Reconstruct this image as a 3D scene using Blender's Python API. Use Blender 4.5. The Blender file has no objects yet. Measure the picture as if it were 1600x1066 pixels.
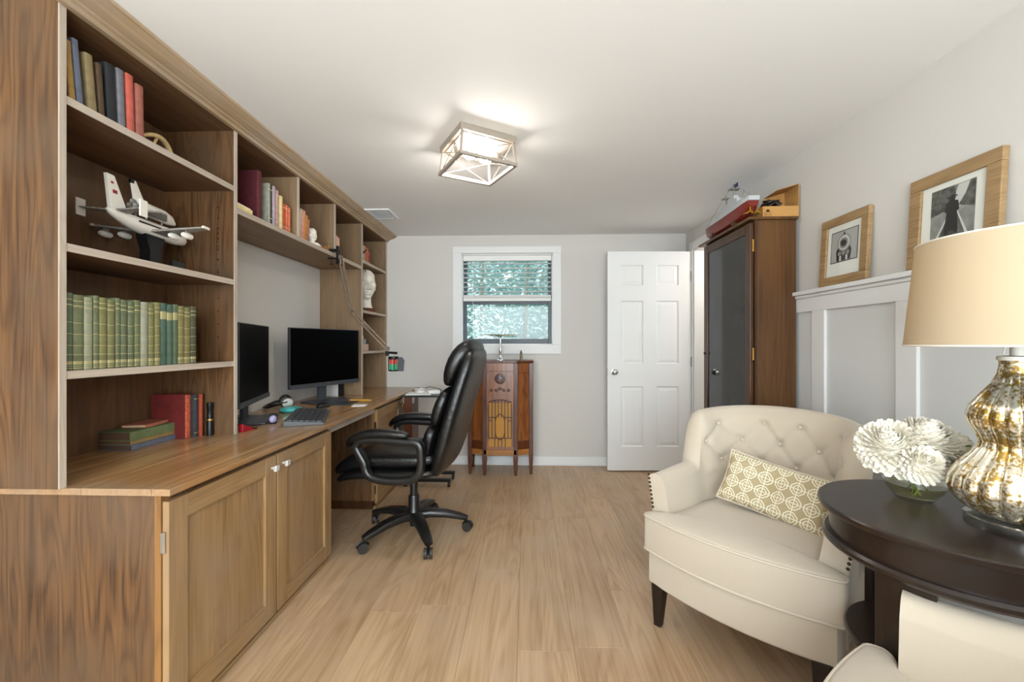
import bpy, bmesh, math, random
from math import sin, cos, pi, radians, sqrt, exp, atan2
from mathutils import Vector, Matrix
random.seed(7)
sc = bpy.context.scene
col = sc.collection
# ---------------------------------------------------------------- camera
F = 650.0
cam_d = bpy.data.cameras.new('camera'); cam = bpy.data.objects.new('camera', cam_d); col.objects.link(cam)
cam_d.sensor_fit = 'HORIZONTAL'; cam_d.sensor_width = 36.0; cam_d.lens = 36.0*F/1600
cam_d.shift_y = 4.0/1600; cam_d.clip_start = 0.02
cam.location = (0, 0, 1.2); cam.rotation_euler = (pi/2, 0, math.atan(22.0/F))
sc.camera = cam
# ---------------------------------------------------------------- world, lights, exposure
w = bpy.data.worlds.new('world'); sc.world = w; w.use_nodes = True
bg = w.node_tree.nodes['Background']; bg.inputs[0].default_value = (0.82, 0.92, 1.0, 1); bg.inputs[1].default_value = 3.6
def light(name, kind, loc, energy, color=(1,1,1), rot=(0,0,0), **kw):
    d = bpy.data.lights.new(name, kind); d.energy = energy; d.color = color
    for k, v in kw.items(): setattr(d, k, v)
    o = bpy.data.objects.new(name, d); col.objects.link(o); o.location = loc; o.rotation_euler = rot
    return o
light('rear_fill_light', 'AREA', (-0.05, -1.72, 1.35), 100, (0.89, 0.955, 1.0), (radians(90), 0, 0), shape='RECTANGLE', size=2.5, size_y=1.5)  # added area fill behind the camera, brightens the whole room
pt = light('window_portal', 'AREA', (-0.19, 4.25, 1.64), 1, (1, 1, 1), (radians(-90), 0, 0), shape='RECTANGLE', size=0.9, size_y=0.9); pt.data.cycles.is_portal = True
light('hall_fill_light', 'POINT', (2.1, 3.5, 2.0), 14, (1, .96, .9), shadow_soft_size=.08)  # unseen point light added to brighten the hallway past the door
sc.view_settings.view_transform = 'Standard'; sc.view_settings.look = 'None'
sc.view_settings.gamma = 1.0; sc.view_settings.use_curve_mapping = False
sc.view_settings.exposure = 0.53
# ---------------------------------------------------------------- material helpers
def lin(h):
    if isinstance(h, str):
        h = h.lstrip('#'); c = [int(h[i:i+2], 16)/255 for i in (0, 2, 4)]
    else: c = [v/255 for v in h]
    return tuple((v/12.92 if v <= .04045 else ((v+.055)/1.055)**2.4) for v in c) + (1,)
MATS = {}
def mat(name, c, rough=.5, metal=0, spec=.5, emit=None, es=0, coat=0, trans=0, ior=1.45, alpha=1, noise=0, nscale=20, bump=0, bscale=60, sheen=0):
    m = bpy.data.materials.new(name); m.use_nodes = True; MATS[name] = m
    nt = m.node_tree; b = nt.nodes['Principled BSDF']
    cl = lin(c); b.inputs['Base Color'].default_value = cl
    b.inputs['Roughness'].default_value = rough; b.inputs['Metallic'].default_value = metal
    b.inputs['Specular IOR Level'].default_value = spec; b.inputs['IOR'].default_value = ior
    b.inputs['Coat Weight'].default_value = coat; b.inputs['Transmission Weight'].default_value = trans
    b.inputs['Alpha'].default_value = alpha; b.inputs['Sheen Weight'].default_value = sheen
    if emit: b.inputs['Emission Color'].default_value = lin(emit); b.inputs['Emission Strength'].default_value = es
    if noise or bump:
        tc = nt.nodes.new('ShaderNodeTexCoord')
    if noise:
        n = nt.nodes.new('ShaderNodeTexNoise'); n.inputs['Scale'].default_value = nscale; n.inputs['Detail'].default_value = 5
        r = nt.nodes.new('ShaderNodeValToRGB')
        r.color_ramp.elements[0].position = .3; r.color_ramp.elements[1].position = .7
        r.color_ramp.elements[0].color = tuple(v*(1-noise) for v in cl[:3])+(1,)
        r.color_ramp.elements[1].color = tuple(min(1, v*(1+noise)) for v in cl[:3])+(1,)
        nt.links.new(tc.outputs['Object'], n.inputs['Vector']); nt.links.new(n.outputs['Fac'], r.inputs[0]); nt.links.new(r.outputs[0], b.inputs['Base Color'])
    if bump:
        n2 = nt.nodes.new('ShaderNodeTexNoise'); n2.inputs['Scale'].default_value = bscale; n2.inputs['Detail'].default_value = 4
        bp = nt.nodes.new('ShaderNodeBump'); bp.inputs['Strength'].default_value = bump; bp.inputs['Distance'].default_value = .01
        nt.links.new(tc.outputs['Object'], n2.inputs['Vector']); nt.links.new(n2.outputs['Fac'], bp.inputs['Height']); nt.links.new(bp.outputs[0], b.inputs['Normal'])
    return m
def wood(name, dark, light_, axis='Z', rough=.45, s=1.0, ring=.35, var=0.0, spec=.4, grey=None, bias=0.0):
    """procedural oak: fine streaks and cathedral contour lines stretched along the grain axis"""
    m = bpy.data.materials.new(name); m.use_nodes = True; MATS[name] = m
    nt = m.node_tree; N = nt.nodes; L = nt.links; b = N['Principled BSDF']
    tc = N.new('ShaderNodeTexCoord'); src = tc.outputs['Object']
    oi = N.new('ShaderNodeObjectInfo')
    if var:
        vm = N.new('ShaderNodeVectorMath'); vm.operation = 'SCALE'; vm.inputs['Scale'].default_value = 23.0
        cb = N.new('ShaderNodeCombineXYZ')
        for k in range(3): L.new(oi.outputs['Random'], cb.inputs[k])
        L.new(cb.outputs[0], vm.inputs[0])
        ad = N.new('ShaderNodeVectorMath'); ad.operation = 'ADD'; L.new(src, ad.inputs[0]); L.new(vm.outputs[0], ad.inputs[1]); src = ad.outputs[0]
    def noise(across, along, detail, dist=0):
        mp = N.new('ShaderNodeMapping'); mp.inputs['Scale'].default_value = {'X': (along, across, across), 'Y': (across, along, across), 'Z': (across, across, along)}[axis]
        n = N.new('ShaderNodeTexNoise'); n.inputs['Scale'].default_value = 1.0; n.inputs['Detail'].default_value = detail; n.inputs['Distortion'].default_value = dist
        L.new(src, mp.inputs['Vector']); L.new(mp.outputs[0], n.inputs['Vector']); return n.outputs['Fac']
    def mth(op, x, y=None, clamp=False):
        n = N.new('ShaderNodeMath'); n.operation = op; n.use_clamp = clamp
        for i, v in enumerate((x, y)):
            if v is None: continue
            if isinstance(v, (int, float)): n.inputs[i].default_value = v
            else: L.new(v, n.inputs[i])
        return n.outputs[0]
    big = noise(6.5*s, .75*s, 1.5, .25)
    line = mth('POWER', mth('ADD', mth('MULTIPLY', mth('SINE', mth('MULTIPLY', big, 85.0)), .5), .5), 2.2)
    fine = noise(120*s, 3.0*s, 4)
    med = noise(22*s, 1.1*s, 3)
    blot = noise(3.0, 1.6, 2)
    t = mth('ADD', mth('MULTIPLY', line, ring), mth('ADD', mth('MULTIPLY', mth('SUBTRACT', fine, .5), 1.1), mth('MULTIPLY', mth('SUBTRACT', med, .5), 1.3)))
    t = mth('ADD', t, mth('ADD', mth('MULTIPLY', mth('SUBTRACT', blot, .5), 1.0), .42+bias-ring*.35), True)
    mx = N.new('ShaderNodeMix'); mx.data_type = 'RGBA'; mx.inputs[6].default_value = lin(light_); mx.inputs[7].default_value = lin(dark)
    L.new(t, mx.inputs[0]); out = mx.outputs[2]
    if grey:                      # worn, greyed patches of the stain
        n4 = N.new('ShaderNodeTexNoise'); n4.inputs['Scale'].default_value = 3.1; n4.inputs['Detail'].default_value = 3
        L.new(tc.outputs['Object'], n4.inputs['Vector'])
        r4 = N.new('ShaderNodeValToRGB'); r4.color_ramp.elements[0].position = .45; r4.color_ramp.elements[1].position = .68
        r4.color_ramp.elements[1].color = (.6, .6, .6, 1)
        L.new(n4.outputs['Fac'], r4.inputs[0])
        mg = N.new('ShaderNodeMix'); mg.data_type = 'RGBA'; mg.inputs[7].default_value = lin(grey)
        L.new(r4.outputs[0], mg.inputs[0]); L.new(out, mg.inputs[6]); out = mg.outputs[2]
    if var:
        hs = N.new('ShaderNodeHueSaturation'); mv = N.new('ShaderNodeMapRange')
        mv.inputs['To Min'].default_value = 1-var; mv.inputs['To Max'].default_value = 1+var
        L.new(oi.outputs['Random'], mv.inputs['Value']); L.new(mv.outputs[0], hs.inputs['Value']); L.new(out, hs.inputs['Color']); out = hs.outputs[0]
    L.new(out, b.inputs['Base Color'])
    b.inputs['Roughness'].default_value = rough; b.inputs['Specular IOR Level'].default_value = spec
    bp = N.new('ShaderNodeBump'); bp.inputs['Strength'].default_value = .10; bp.inputs['Distance'].default_value = .003; bp.invert = True
    L.new(t, bp.inputs['Height']); L.new(bp.outputs[0], b.inputs['Normal'])
    return m
def pane(name, tint, gloss=.12, rough=.02):
    """thin glass: tinted see-through plus a mirror share that grows at grazing angles"""
    m = bpy.data.materials.new(name); m.use_nodes = True; MATS[name] = m
    nt = m.node_tree; N = nt.nodes; L = nt.links; N.remove(N['Principled BSDF'])
    t = N.new('ShaderNodeBsdfTransparent'); t.inputs[0].default_value = lin(tint)
    g = N.new('ShaderNodeBsdfGlossy'); g.inputs['Roughness'].default_value = rough
    fr = N.new('ShaderNodeFresnel'); fr.inputs[0].default_value = 1.5
    ad = N.new('ShaderNodeMath'); ad.operation = 'ADD'; ad.inputs[1].default_value = gloss-.04; ad.use_clamp = True
    mx = N.new('ShaderNodeMixShader')
    ge = N.new('ShaderNodeNewGeometry'); iv = N.new('ShaderNodeMath'); iv.operation = 'SUBTRACT'; iv.inputs[0].default_value = 1.0; L.new(ge.outputs['Backfacing'], iv.inputs[1])
    ml = N.new('ShaderNodeMath'); ml.operation = 'MULTIPLY'
    L.new(fr.outputs[0], ad.inputs[0]); L.new(ad.outputs[0], ml.inputs[0]); L.new(iv.outputs[0], ml.inputs[1]); L.new(ml.outputs[0], mx.inputs[0]); L.new(t.outputs[0], mx.inputs[1]); L.new(g.outputs[0], mx.inputs[2])
    L.new(mx.outputs[0], N['Material Output'].inputs[0])
    return m
# ---------------------------------------------------------------- materials
mat('wall', '#cdc9c3', .85, spec=.2, bump=.03, bscale=200)
mat('ceil', '#efeeec', .9, spec=.1, bump=.10, bscale=3)
mat('trimwhite', '#dfdfde', .5)
mat('panelwhite', '#d3d4d3', .6)
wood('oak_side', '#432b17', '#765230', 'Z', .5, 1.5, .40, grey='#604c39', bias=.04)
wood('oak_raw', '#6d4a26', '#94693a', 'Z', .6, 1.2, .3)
wood('oak_in', '#4a3220', '#6f4e32', 'Z', .55, 1.3, .2, grey='#654f3c')
wood('oak_inY', '#503722', '#725338', 'Y', .55, .9, .25)
wood('oak_bridge', '#725b43', '#937453', 'Y', .5, .9, .3)
wood('oak_bridgeZ', '#6f5b45', '#8f7457', 'Z', .5, 1.2, .25)
wood('oak_edge', '#9c8e7f', '#b9ab9b', 'Z', .5, 1.2, .2)
wood('oak_edgeY', '#9c8e7f', '#b9ab9b', 'Y', .5, 1.2, .2)
wood('oak_top', '#855c36', '#b38a5c', 'Y', .22, .8, .25, spec=.6, grey='#9a836b')
wood('oak_door', '#7d5f3d', '#a4835a', 'Z', .42, 1.2, .22, grey='#937d66')
wood('oak_doorY', '#7d5f3d', '#a4835a', 'Y', .42, 1.2, .22, grey='#937d66')
wood('oak_crown', '#8d7759', '#b39a7b', 'Y', .5, .7, .2, grey='#a3958a')
wood('plank', '#967757', '#bb9d7c', 'Y', .34, .95, .30, var=.04, spec=.45, grey='#b29a80', bias=-.06)
wood('cab_wood', '#3f2713', '#684623', 'Z', .38, .8, .18)
wood('cab_dark', '#35200f', '#4f3119', 'Z', .35, .8, .2)
wood('radio_wood', '#542a12', '#8f5528', 'Z', .28, 1.3, .4, spec=.6)
wood('radio_dark', '#3a1c0e', '#5c2f17', 'Z', .3, 1.2, .3)
wood('radio_base', '#7a4c22', '#a87038', 'X', .35, 1.3, .3)
wood('frame_wood', '#7b6040', '#a2845c', 'Y', .5, 2, .3)
mat('grille_cloth', '#b4823f', .9, noise=.25, nscale=400)
mat('black', '#0b0b0c', .4)
mat('blackmetal', '#141312', .35, metal=.3)
mat('screen', '#010102', .35, spec=.04)
mat('greyplastic', '#3a3d42', .4)
mat('bezel', '#2c3036', .35)
mat('keys', '#3b3d40', .5)
mat('keyboard', '#4b4c4d', .45)
mat('leather', '#0d0d0e', .33, spec=.6, bump=.25, bscale=45)
mat('leather_seam', '#151414', .4)
mat('chairplastic', '#1b1a19', .32, spec=.6)
mat('tread', '#2d2926', .55)
mat('steel', '#b9b6b0', .25, metal=1)
mat('glassknob', '#d9d7d2', .15, metal=.35)
mat('oldpages', '#5d4431', .85)
mat('chrome', '#dcdfe3', .08, metal=1)
mat('brass', '#b08a4a', .3, metal=1)
mat('armsteel', '#6f6152', .4, metal=.35)
mat('fabric', '#c3b6a4', .95, spec=.15, bump=.08, bscale=500, sheen=.3)
mat('piping', '#cbbfae', .95, spec=.15)
mat('nail', '#4a3628', .3, metal=.8)
mat('espresso', '#251a14', .3, spec=.5, noise=.15, nscale=30)
mat('espresso_leg', '#20150f', .4)
mat('plaster', '#e3dccf', .8, bump=.15, bscale=80)
mat('modelwhite', '#e3ddd2', .4)
mat('modelgrey', '#8b867e', .5, noise=.4, nscale=150)
mat('paper', '#eceae6', .8)
mat('pages', '#cdb994', .85)
mat('mat_board', '#efece6', .85)
mat('cardboard', '#b98a4e', .8)
mat('cardboard_in', '#a97a42', .85)
mat('hullred', '#76281f', .4)
mat('hullgrey', '#b9bcbc', .5)
mat('gold', '#c99a37', .25, metal=1)
mat('teal', '#3fa9a6', .35)
mat('lilac', '#9d95b8', .2)
mat('redplastic', '#8e1620', .35)
mat('navy', '#1a2350', .3)
mat('pencil', '#d9a531', .5)
mat('horn', '#b89b6c', .5, noise=.3, nscale=30)
mat('windowblack', '#1d2933', .35)
mat('blind', '#e6e6e3', .6)
mat('petal', '#f6efdf', .8, spec=.2, sheen=.2)
mat('leafgreen', '#5b6b35', .6)
mat('stemgreen', '#7f8a45', .5)
mat('lampcap', '#e8e2d6', .5)
mat('mic_red', '#d0473d', .4); mat('mic_green', '#2f9d6c', .4)
mat('hedge1', '#c3cdc8', .8); mat('hedge2', '#7f9b94', .8); mat('soil', '#6d6a5a', .9)
mat('photo_dark', '#1c1a19', .6); mat('photo_mid', '#8c8a87', .6, noise=.35, nscale=25); mat('photo_light', '#d2d0cc', .6); mat('photo_trees', '#55534f', .6, noise=.8, nscale=60)
mat('photo_grey', '#b4b2b0', .6)
mat('bulb', '#fff6e6', .3, emit='#fff8f0', es=160)
mat('bulb_off', '#c9c2b6', .3)
mat('fixture', '#a79c8f', .45, metal=.35)
pane('glass', '#eef6f6', .035)
pane('smoked', '#8a8278', .075, .04)
pane('clear', '#fbfcfb', .06)
pane('water', '#f6f4dc', .08)
pane('acrylic', '#fdfefd', .24)
# lamp shade: light passes through cloth
def shade_mat():
    m = bpy.data.materials.new('shade'); m.use_nodes = True; MATS['shade'] = m
    N = m.node_tree.nodes; L = m.node_tree.links; N.remove(N['Principled BSDF'])
    d = N.new('ShaderNodeBsdfDiffuse'); d.inputs[0].default_value = lin('#d2c1a6')
    t = N.new('ShaderNodeBsdfTranslucent'); t.inputs[0].default_value = lin('#ecdcbf')
    mx = N.new('ShaderNodeMixShader'); mx.inputs[0].default_value = .42
    L.new(d.outputs[0], mx.inputs[1]); L.new(t.outputs[0], mx.inputs[2]); L.new(mx.outputs[0], N['Material Output'].inputs[0])
shade_mat()
# mercury glass: silver with worn gold speckle
def mercury():
    m = bpy.data.materials.new('mercury'); m.use_nodes = True; MATS['mercury'] = m
    N = m.node_tree.nodes; L = m.node_tree.links; b = N['Principled BSDF']
    tc = N.new('ShaderNodeTexCoord'); n = N.new('ShaderNodeTexNoise'); n.inputs['Scale'].default_value = 130; n.inputs['Detail'].default_value = 6
    n2 = N.new('ShaderNodeTexNoise'); n2.inputs['Scale'].default_value = 14; n2.inputs['Detail'].default_value = 2
    ad = N.new('ShaderNodeMath'); ad.operation = 'ADD'
    L.new(tc.outputs['Object'], n.inputs['Vector']); L.new(tc.outputs['Object'], n2.inputs['Vector'])
    L.new(n.outputs['Fac'], ad.inputs[0]); L.new(n2.outputs['Fac'], ad.inputs[1])
    r = N.new('ShaderNodeValToRGB'); e = r.color_ramp.elements; e[0].position = .98/2+.0; e[1].position = .56
    mr = N.new('ShaderNodeMath'); mr.operation = 'MULTIPLY'; mr.inputs[1].default_value = .5; L.new(ad.outputs[0], mr.inputs[0])
    e[0].color = lin('#ece4d0'); e[1].color = lin('#a5843f')
    L.new(mr.outputs[0], r.inputs[0]); L.new(r.outputs[0], b.inputs['Base Color'])
    b.inputs['Metallic'].default_value = .78; b.inputs['Roughness'].default_value = .2
mercury()
def pillow_mat():
    m = bpy.data.materials.new('pillow_cloth'); m.use_nodes = True; MATS['pillow_cloth'] = m
    N = m.node_tree.nodes; L = m.node_tree.links; b = N['Principled BSDF']; b.inputs['Roughness'].default_value = .9
    tc = N.new('ShaderNodeTexCoord'); sp = N.new('ShaderNodeSeparateXYZ'); L.new(tc.outputs['Object'], sp.inputs[0])
    def mth(op, a, b_=None, c=None):
        n = N.new('ShaderNodeMath'); n.operation = op
        for i, v in enumerate((a, b_, c)):
            if v is None: continue
            if isinstance(v, (int, float)): n.inputs[i].default_value = v
            else: L.new(v, n.inputs[i])
        return n.outputs[0]
    def cell(v): return mth('ABSOLUTE', mth('SUBTRACT', mth('FRACT', mth('MULTIPLY', v, 17.0)), .5))
    a = cell(sp.outputs['X']); c = cell(sp.outputs['Z'])
    oct_ = mth('MAXIMUM', mth('MAXIMUM', a, c), mth('MULTIPLY', mth('ADD', a, c), .72))
    l1 = mth('LESS_THAN', mth('ABSOLUTE', mth('SUBTRACT', oct_, .40)), .035)
    l2 = mth('LESS_THAN', mth('ABSOLUTE', mth('SUBTRACT', oct_, .24)), .03)
    l3 = mth('LESS_THAN', mth('MINIMUM', a, c), .028)
    ln = mth('MAXIMUM', l1, mth('MAXIMUM', l2, l3))
    mx = N.new('ShaderNodeMix'); mx.data_type = 'RGBA'; mx.inputs[6].default_value = lin('#b09f7c'); mx.inputs[7].default_value = lin('#e9e2ca')
    L.new(ln, mx.inputs[0]); L.new(mx.outputs[2], b.inputs['Base Color'])
pillow_mat()
# ---------------------------------------------------------------- mesh helpers
class MB:
    def __init__(s): s.v = []; s.f = []
    def add(s, vs, fs):
        n = len(s.v); s.v += [tuple(p) for p in vs]; s.f += [tuple(i+n for i in q) for q in fs]; return s
    def box(s, x0, y0, z0, x1, y1, z1):
        x0, x1 = min(x0, x1), max(x0, x1); y0, y1 = min(y0, y1), max(y0, y1); z0, z1 = min(z0, z1), max(z0, z1)
        return s.add([(x0,y0,z0),(x1,y0,z0),(x1,y1,z0),(x0,y1,z0),(x0,y0,z1),(x1,y0,z1),(x1,y1,z1),(x0,y1,z1)],
              [(0,3,2,1),(4,5,6,7),(0,1,5,4),(1,2,6,5),(2,3,7,6),(3,0,4,7)])
    def prism(s, poly, axis, a0, a1):
        """poly: 2D outline (other two axes in order), extruded along axis"""
        n = len(poly)
        def P(p, a): return {'X': (a, p[0], p[1]), 'Y': (p[0], a, p[1]), 'Z': (p[0], p[1], a)}[axis]
        vs = [P(p, a0) for p in poly]+[P(p, a1) for p in poly]
        fs = [tuple(range(n)), tuple(range(2*n-1, n-1, -1))]+[(i, (i+1) % n, n+(i+1) % n, n+i) for i in range(n)]
        return s.add(vs, fs)
    def tube(s, pts, rad, n=8, cap=True, flat=None, up=None, closed=False):
        """sweep; rad number or list; flat=(w,h) multiplies the section"""
        pts = [Vector(p) for p in pts]; m = len(pts)
        rs = rad if isinstance(rad, (list, tuple)) else [rad]*m
        base = len(s.v); ref = Vector(up) if up else None; prev = None
        for i, p in enumerate(pts):
            if closed: d = pts[(i+1) % m]-pts[i-1]
            else: d = pts[min(i+1, m-1)]-pts[max(i-1, 0)]
            d.normalize()
            if ref is not None: a = ref.cross(d)
            elif prev is not None: a = prev-d*prev.dot(d)
            else: a = d.orthogonal()
            if a.length < 1e-6: a = d.orthogonal()
            a.normalize(); b = d.cross(a); prev = a
            fw, fh = flat if flat else (1, 1)
            for k in range(n):
                t = 2*pi*(k+.5)/n
                ca, sa = cos(t), sin(t)
                if flat and n >= 8:
                    ca = math.copysign(abs(ca)**.6, ca); sa = math.copysign(abs(sa)**.6, sa)
                s.v.append(tuple(p+a*(ca*rs[i]*fw)+b*(sa*rs[i]*fh)))
        for i in range(m if closed else m-1):
            j = (i+1) % m
            for k in range(n):
                k2 = (k+1) % n
                s.f.append((base+i*n+k, base+i*n+k2, base+j*n+k2, base+j*n+k))
        if cap and not closed:
            s.f.append(tuple(base+k for k in range(n-1, -1, -1))); s.f.append(tuple(base+(m-1)*n+k for k in range(n)))
        return s
    def cyl(s, p0, p1, r0, r1=None, n=16): return s.tube([p0, p1], [r0, r0 if r1 is None else r1], n)
    def lathe(s, prof, c=(0,0,0), n=32, rib=0, nrib=0, axis='Z'):
        base = len(s.v); m = len(prof)
        for (r, z) in prof:
            for k in range(n):
                t = 2*pi*k/n; rr = r
                if nrib: rr = r*(1-rib+rib*abs(cos(nrib*t/2))**.7) if r > .045 else r
                p = {'Z': (rr*cos(t), rr*sin(t), z), 'X': (z, rr*cos(t), rr*sin(t)), 'Y': (rr*cos(t), z, rr*sin(t))}[axis]
                s.v.append((c[0]+p[0], c[1]+p[1], c[2]+p[2]))
        for i in range(m-1):
            for k in range(n):
                k2 = (k+1) % n; s.f.append((base+i*n+k, base+i*n+k2, base+(i+1)*n+k2, base+(i+1)*n+k))
        if prof[0][0] > 1e-5: s.f.append(tuple(base+k for k in range(n-1, -1, -1)))
        if prof[-1][0] > 1e-5: s.f.append(tuple(base+(m-1)*n+k for k in range(n)))
        return s
    def ball(s, c, r, n=12, m=8, sq=(1,1,1)):
        prof = [(max(sin(pi*i/m), 0), -cos(pi*i/m)) for i in range(m+1)]
        b0 = len(s.v); s.lathe([(max(a, 1e-6), b) for a, b in prof], (0,0,0), n)
        for i in range(b0, len(s.v)):
            v = s.v[i]; s.v[i] = (c[0]+v[0]*r*sq[0], c[1]+v[1]*r*sq[1], c[2]+v[2]*r*sq[2])
        return s
    def loft(s, secs, cap=True):
        """list of equal-length closed rings"""
        b0 = len(s.v); n = len(secs[0]); m = len(secs)
        for r in secs: s.v += [tuple(p) for p in r]
        for i in range(m-1):
            for k in range(n):
                k2 = (k+1) % n; s.f.append((b0+i*n+k, b0+i*n+k2, b0+(i+1)*n+k2, b0+(i+1)*n+k))
        if cap: s.f.append(tuple(b0+k for k in range(n-1, -1, -1))); s.f.append(tuple(b0+(m-1)*n+k for k in range(n)))
        return s
    def rot(s, M, i0=0):
        for i in range(i0, len(s.v)): s.v[i] = tuple(M @ Vector(s.v[i]))
        return s
    def _split(s, name, material, parent, **kw):
        """each connected piece becomes an object of its own"""
        par = list(range(len(s.v)))
        def find(a):
            while par[a] != a: par[a] = par[par[a]]; a = par[a]
            return a
        for f in s.f:
            for q in f[1:]: par[find(q)] = find(f[0])
        groups = {}
        for f in s.f: groups.setdefault(find(f[0]), []).append(f)
        out = []
        for g in groups.values():
            ids = sorted({i for f in g for i in f}); mp = {v: k for k, v in enumerate(ids)}
            mb = MB(); mb.v = [s.v[i] for i in ids]; mb.f = [tuple(mp[i] for i in f) for f in g]
            out.append(mb.build(name, material, parent, **kw))
        return out[0]
    def build(s, name, material, parent=None, bev=0, smooth=False, sub=0, seg=2, kind=None, label=None, split=False):
        if split: return s._split(name, material, parent, bev=bev, smooth=smooth, sub=sub, seg=seg)
        me = bpy.data.meshes.new(name); me.from_pydata(s.v, [], s.f)
        bm = bmesh.new(); bm.from_mesh(me); bmesh.ops.recalc_face_normals(bm, faces=bm.faces); bm.to_mesh(me); bm.free()
        me.materials.append(MATS[material])
        o = bpy.data.objects.new(name, me); col.objects.link(o)
        if parent is not None: o.parent = parent
        if bev:
            md = o.modifiers.new('bevel', 'BEVEL'); md.width = bev; md.segments = seg; md.limit_method = 'ANGLE'; md.angle_limit = radians(40)
        if sub:
            md = o.modifiers.new('sub', 'SUBSURF'); md.levels = sub; md.render_levels = sub
        if smooth or sub:
            for p in me.polygons: p.use_smooth = True
            if smooth == 'auto':
                try:
                    me.set_sharp_from_angle(angle=radians(38))
                except Exception: pass
        if kind: o['kind'] = kind
        if label: o['label'] = label
        return o
def B(*a): return MB().box(*a)
def tag(o, label, cat, group=None, kind=None):
    o['label'] = label; o['category'] = cat
    if group: o['group'] = group
    if kind: o['kind'] = kind
    return o
def empty(name, loc, rz=0, label=None, cat=None, group=None):
    o = bpy.data.objects.new(name, None); col.objects.link(o); o.location = loc; o.rotation_euler = (0, 0, rz); o.empty_display_size = .05
    if label: tag(o, label, cat, group)
    return o
def struct(o, label, cat): return tag(o, label, cat, kind='structure')
def copy_tree(o, parent=None):
    c = o.copy(); col.objects.link(c); c.parent = parent
    for ch in [x for x in bpy.data.objects if x.parent == o]: copy_tree(ch, c)
    return c
ORD = ['first','second','third','fourth','fifth','sixth','seventh','eighth','ninth','tenth','eleventh','twelfth','thirteenth','fourteenth','fifteenth','sixteenth','seventeenth','eighteenth','nineteenth','twentieth']
# ================================================================ the room
XL, XR, YB, YF, ZC = -1.75, 1.56, 4.12, -1.75, 2.275
fl = struct(B(XL-.1, YF-.1, -.12, XR+.1, YB+.1, -.012).build('floor', 'soil'), 'light oak plank floor running the length of the room', 'floor')
PW = .222
rp = random.Random(3)
x = XL-.06; i = 0
while x < XR:
    y = YF-rp.uniform(0, 1.1)
    while y < YB:
        y1 = y+1.22
        if y1 > YF:
            B(max(x, XL)+.0003, max(y, YF)+.0003, -.012, min(x+PW, XR)-.0003, min(y1, YB)-.0003, 0).build('plank', 'plank', fl, bev=.0007, seg=1)
        y = y1
    x += PW
struct(B(XL-.1, YF-.1, ZC, XR+.1, YB+.1, ZC+.1).build('ceiling', 'ceil'), 'white painted low ceiling with uneven plaster', 'ceiling')
struct(B(XL-.1, YF-.1, -.012, XL, YB+.1, ZC).build('wall_left', 'wall'), 'pale wall behind the built-in desk', 'wall')
WX0, WX1, WZ0, WZ1 = -.640, .262, 1.190, 2.085      # back window opening
m = MB()
m.box(XL, YB, -.012, WX0, YB+.12, ZC).box(WX1, YB, -.012, XR+.1, YB+.12, ZC).box(WX0, YB, -.012, WX1, YB+.12, WZ0).box(WX0, YB, WZ1, WX1, YB+.12, ZC)
struct(m.build('wall_back', 'wall'), 'light grey wall with the window at the far end', 'wall')
DY0, DY1, DZ = 3.13, 3.92, 2.075                     # doorway in the right wall
m = MB().box(XR, YF, -.012, XR+.12, DY0, ZC).box(XR, DY1+.012, -.012, XR+.12, YB+.12, ZC).box(XR, DY0, DZ, XR+.12, DY1+.012, ZC)
struct(m.build('wall_right', 'wall'), 'light grey wall on the right above the white panelling', 'wall')
m = MB().box(XR+.12, DY0-.3, -.012, XR+1.1, DY0-.2, ZC).box(XR+.12, DY1+.2, -.012, XR+1.1, DY1+.3, ZC).box(XR+1.1, DY0-.3, -.012, XR+1.2, DY1+.3, ZC).box(XR+.1, DY0-.3, ZC, XR+1.2, DY1+.3, ZC+.1).box(XR+.1, DY0-.3, -.1, XR+1.2, DY1+.3, -.012)
struct(m.build('wall_hall', 'wall'), 'pale hallway wall beyond the open white door', 'wall')
m = MB().box(XL, YF-.12, -.012, -1.3, YF, ZC).box(1.2, YF-.12, -.012, XR, YF, ZC).box(-1.3, YF-.12, -.012, 1.2, YF, .6).box(-1.3, YF-.12, 2.1, 1.2, YF, ZC)
struct(m.build('wall_front', 'wall'), 'wall behind the viewer with an opening for the added window', 'wall')  # opening shaped to suit the added rear fill
w2 = empty('rear_fill_window', (0, YF, 0)); struct(w2, 'wide white window added behind the viewer for the fill light', 'window')  # unseen window, made up to frame the rear fill light
m = MB().box(-1.3, -.1, .6, -1.25, -.04, 2.1).box(1.15, -.1, .6, 1.2, -.04, 2.1).box(-1.25, -.1, .6, 1.15, -.04, .65).box(-1.25, -.1, 2.05, 1.15, -.04, 2.1).box(-.08, -.1, .65, -.02, -.04, 2.05)
m.build('frame', 'trimwhite', w2)
B(-1.25, -.075, .65, 1.15, -.07, 2.05).build('pane', 'glass', w2)
# baseboards
bb = B(XL, YB-.014, 0, XR, YB, .088).build('baseboard_back', 'trimwhite', bev=.004); struct(bb, 'white baseboard along the far wall', 'baseboard')
B(XL, YB-.024, 0, XR, YB-.014, .018).build('shoe_moulding', 'trimwhite', bb, bev=.004)
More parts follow.
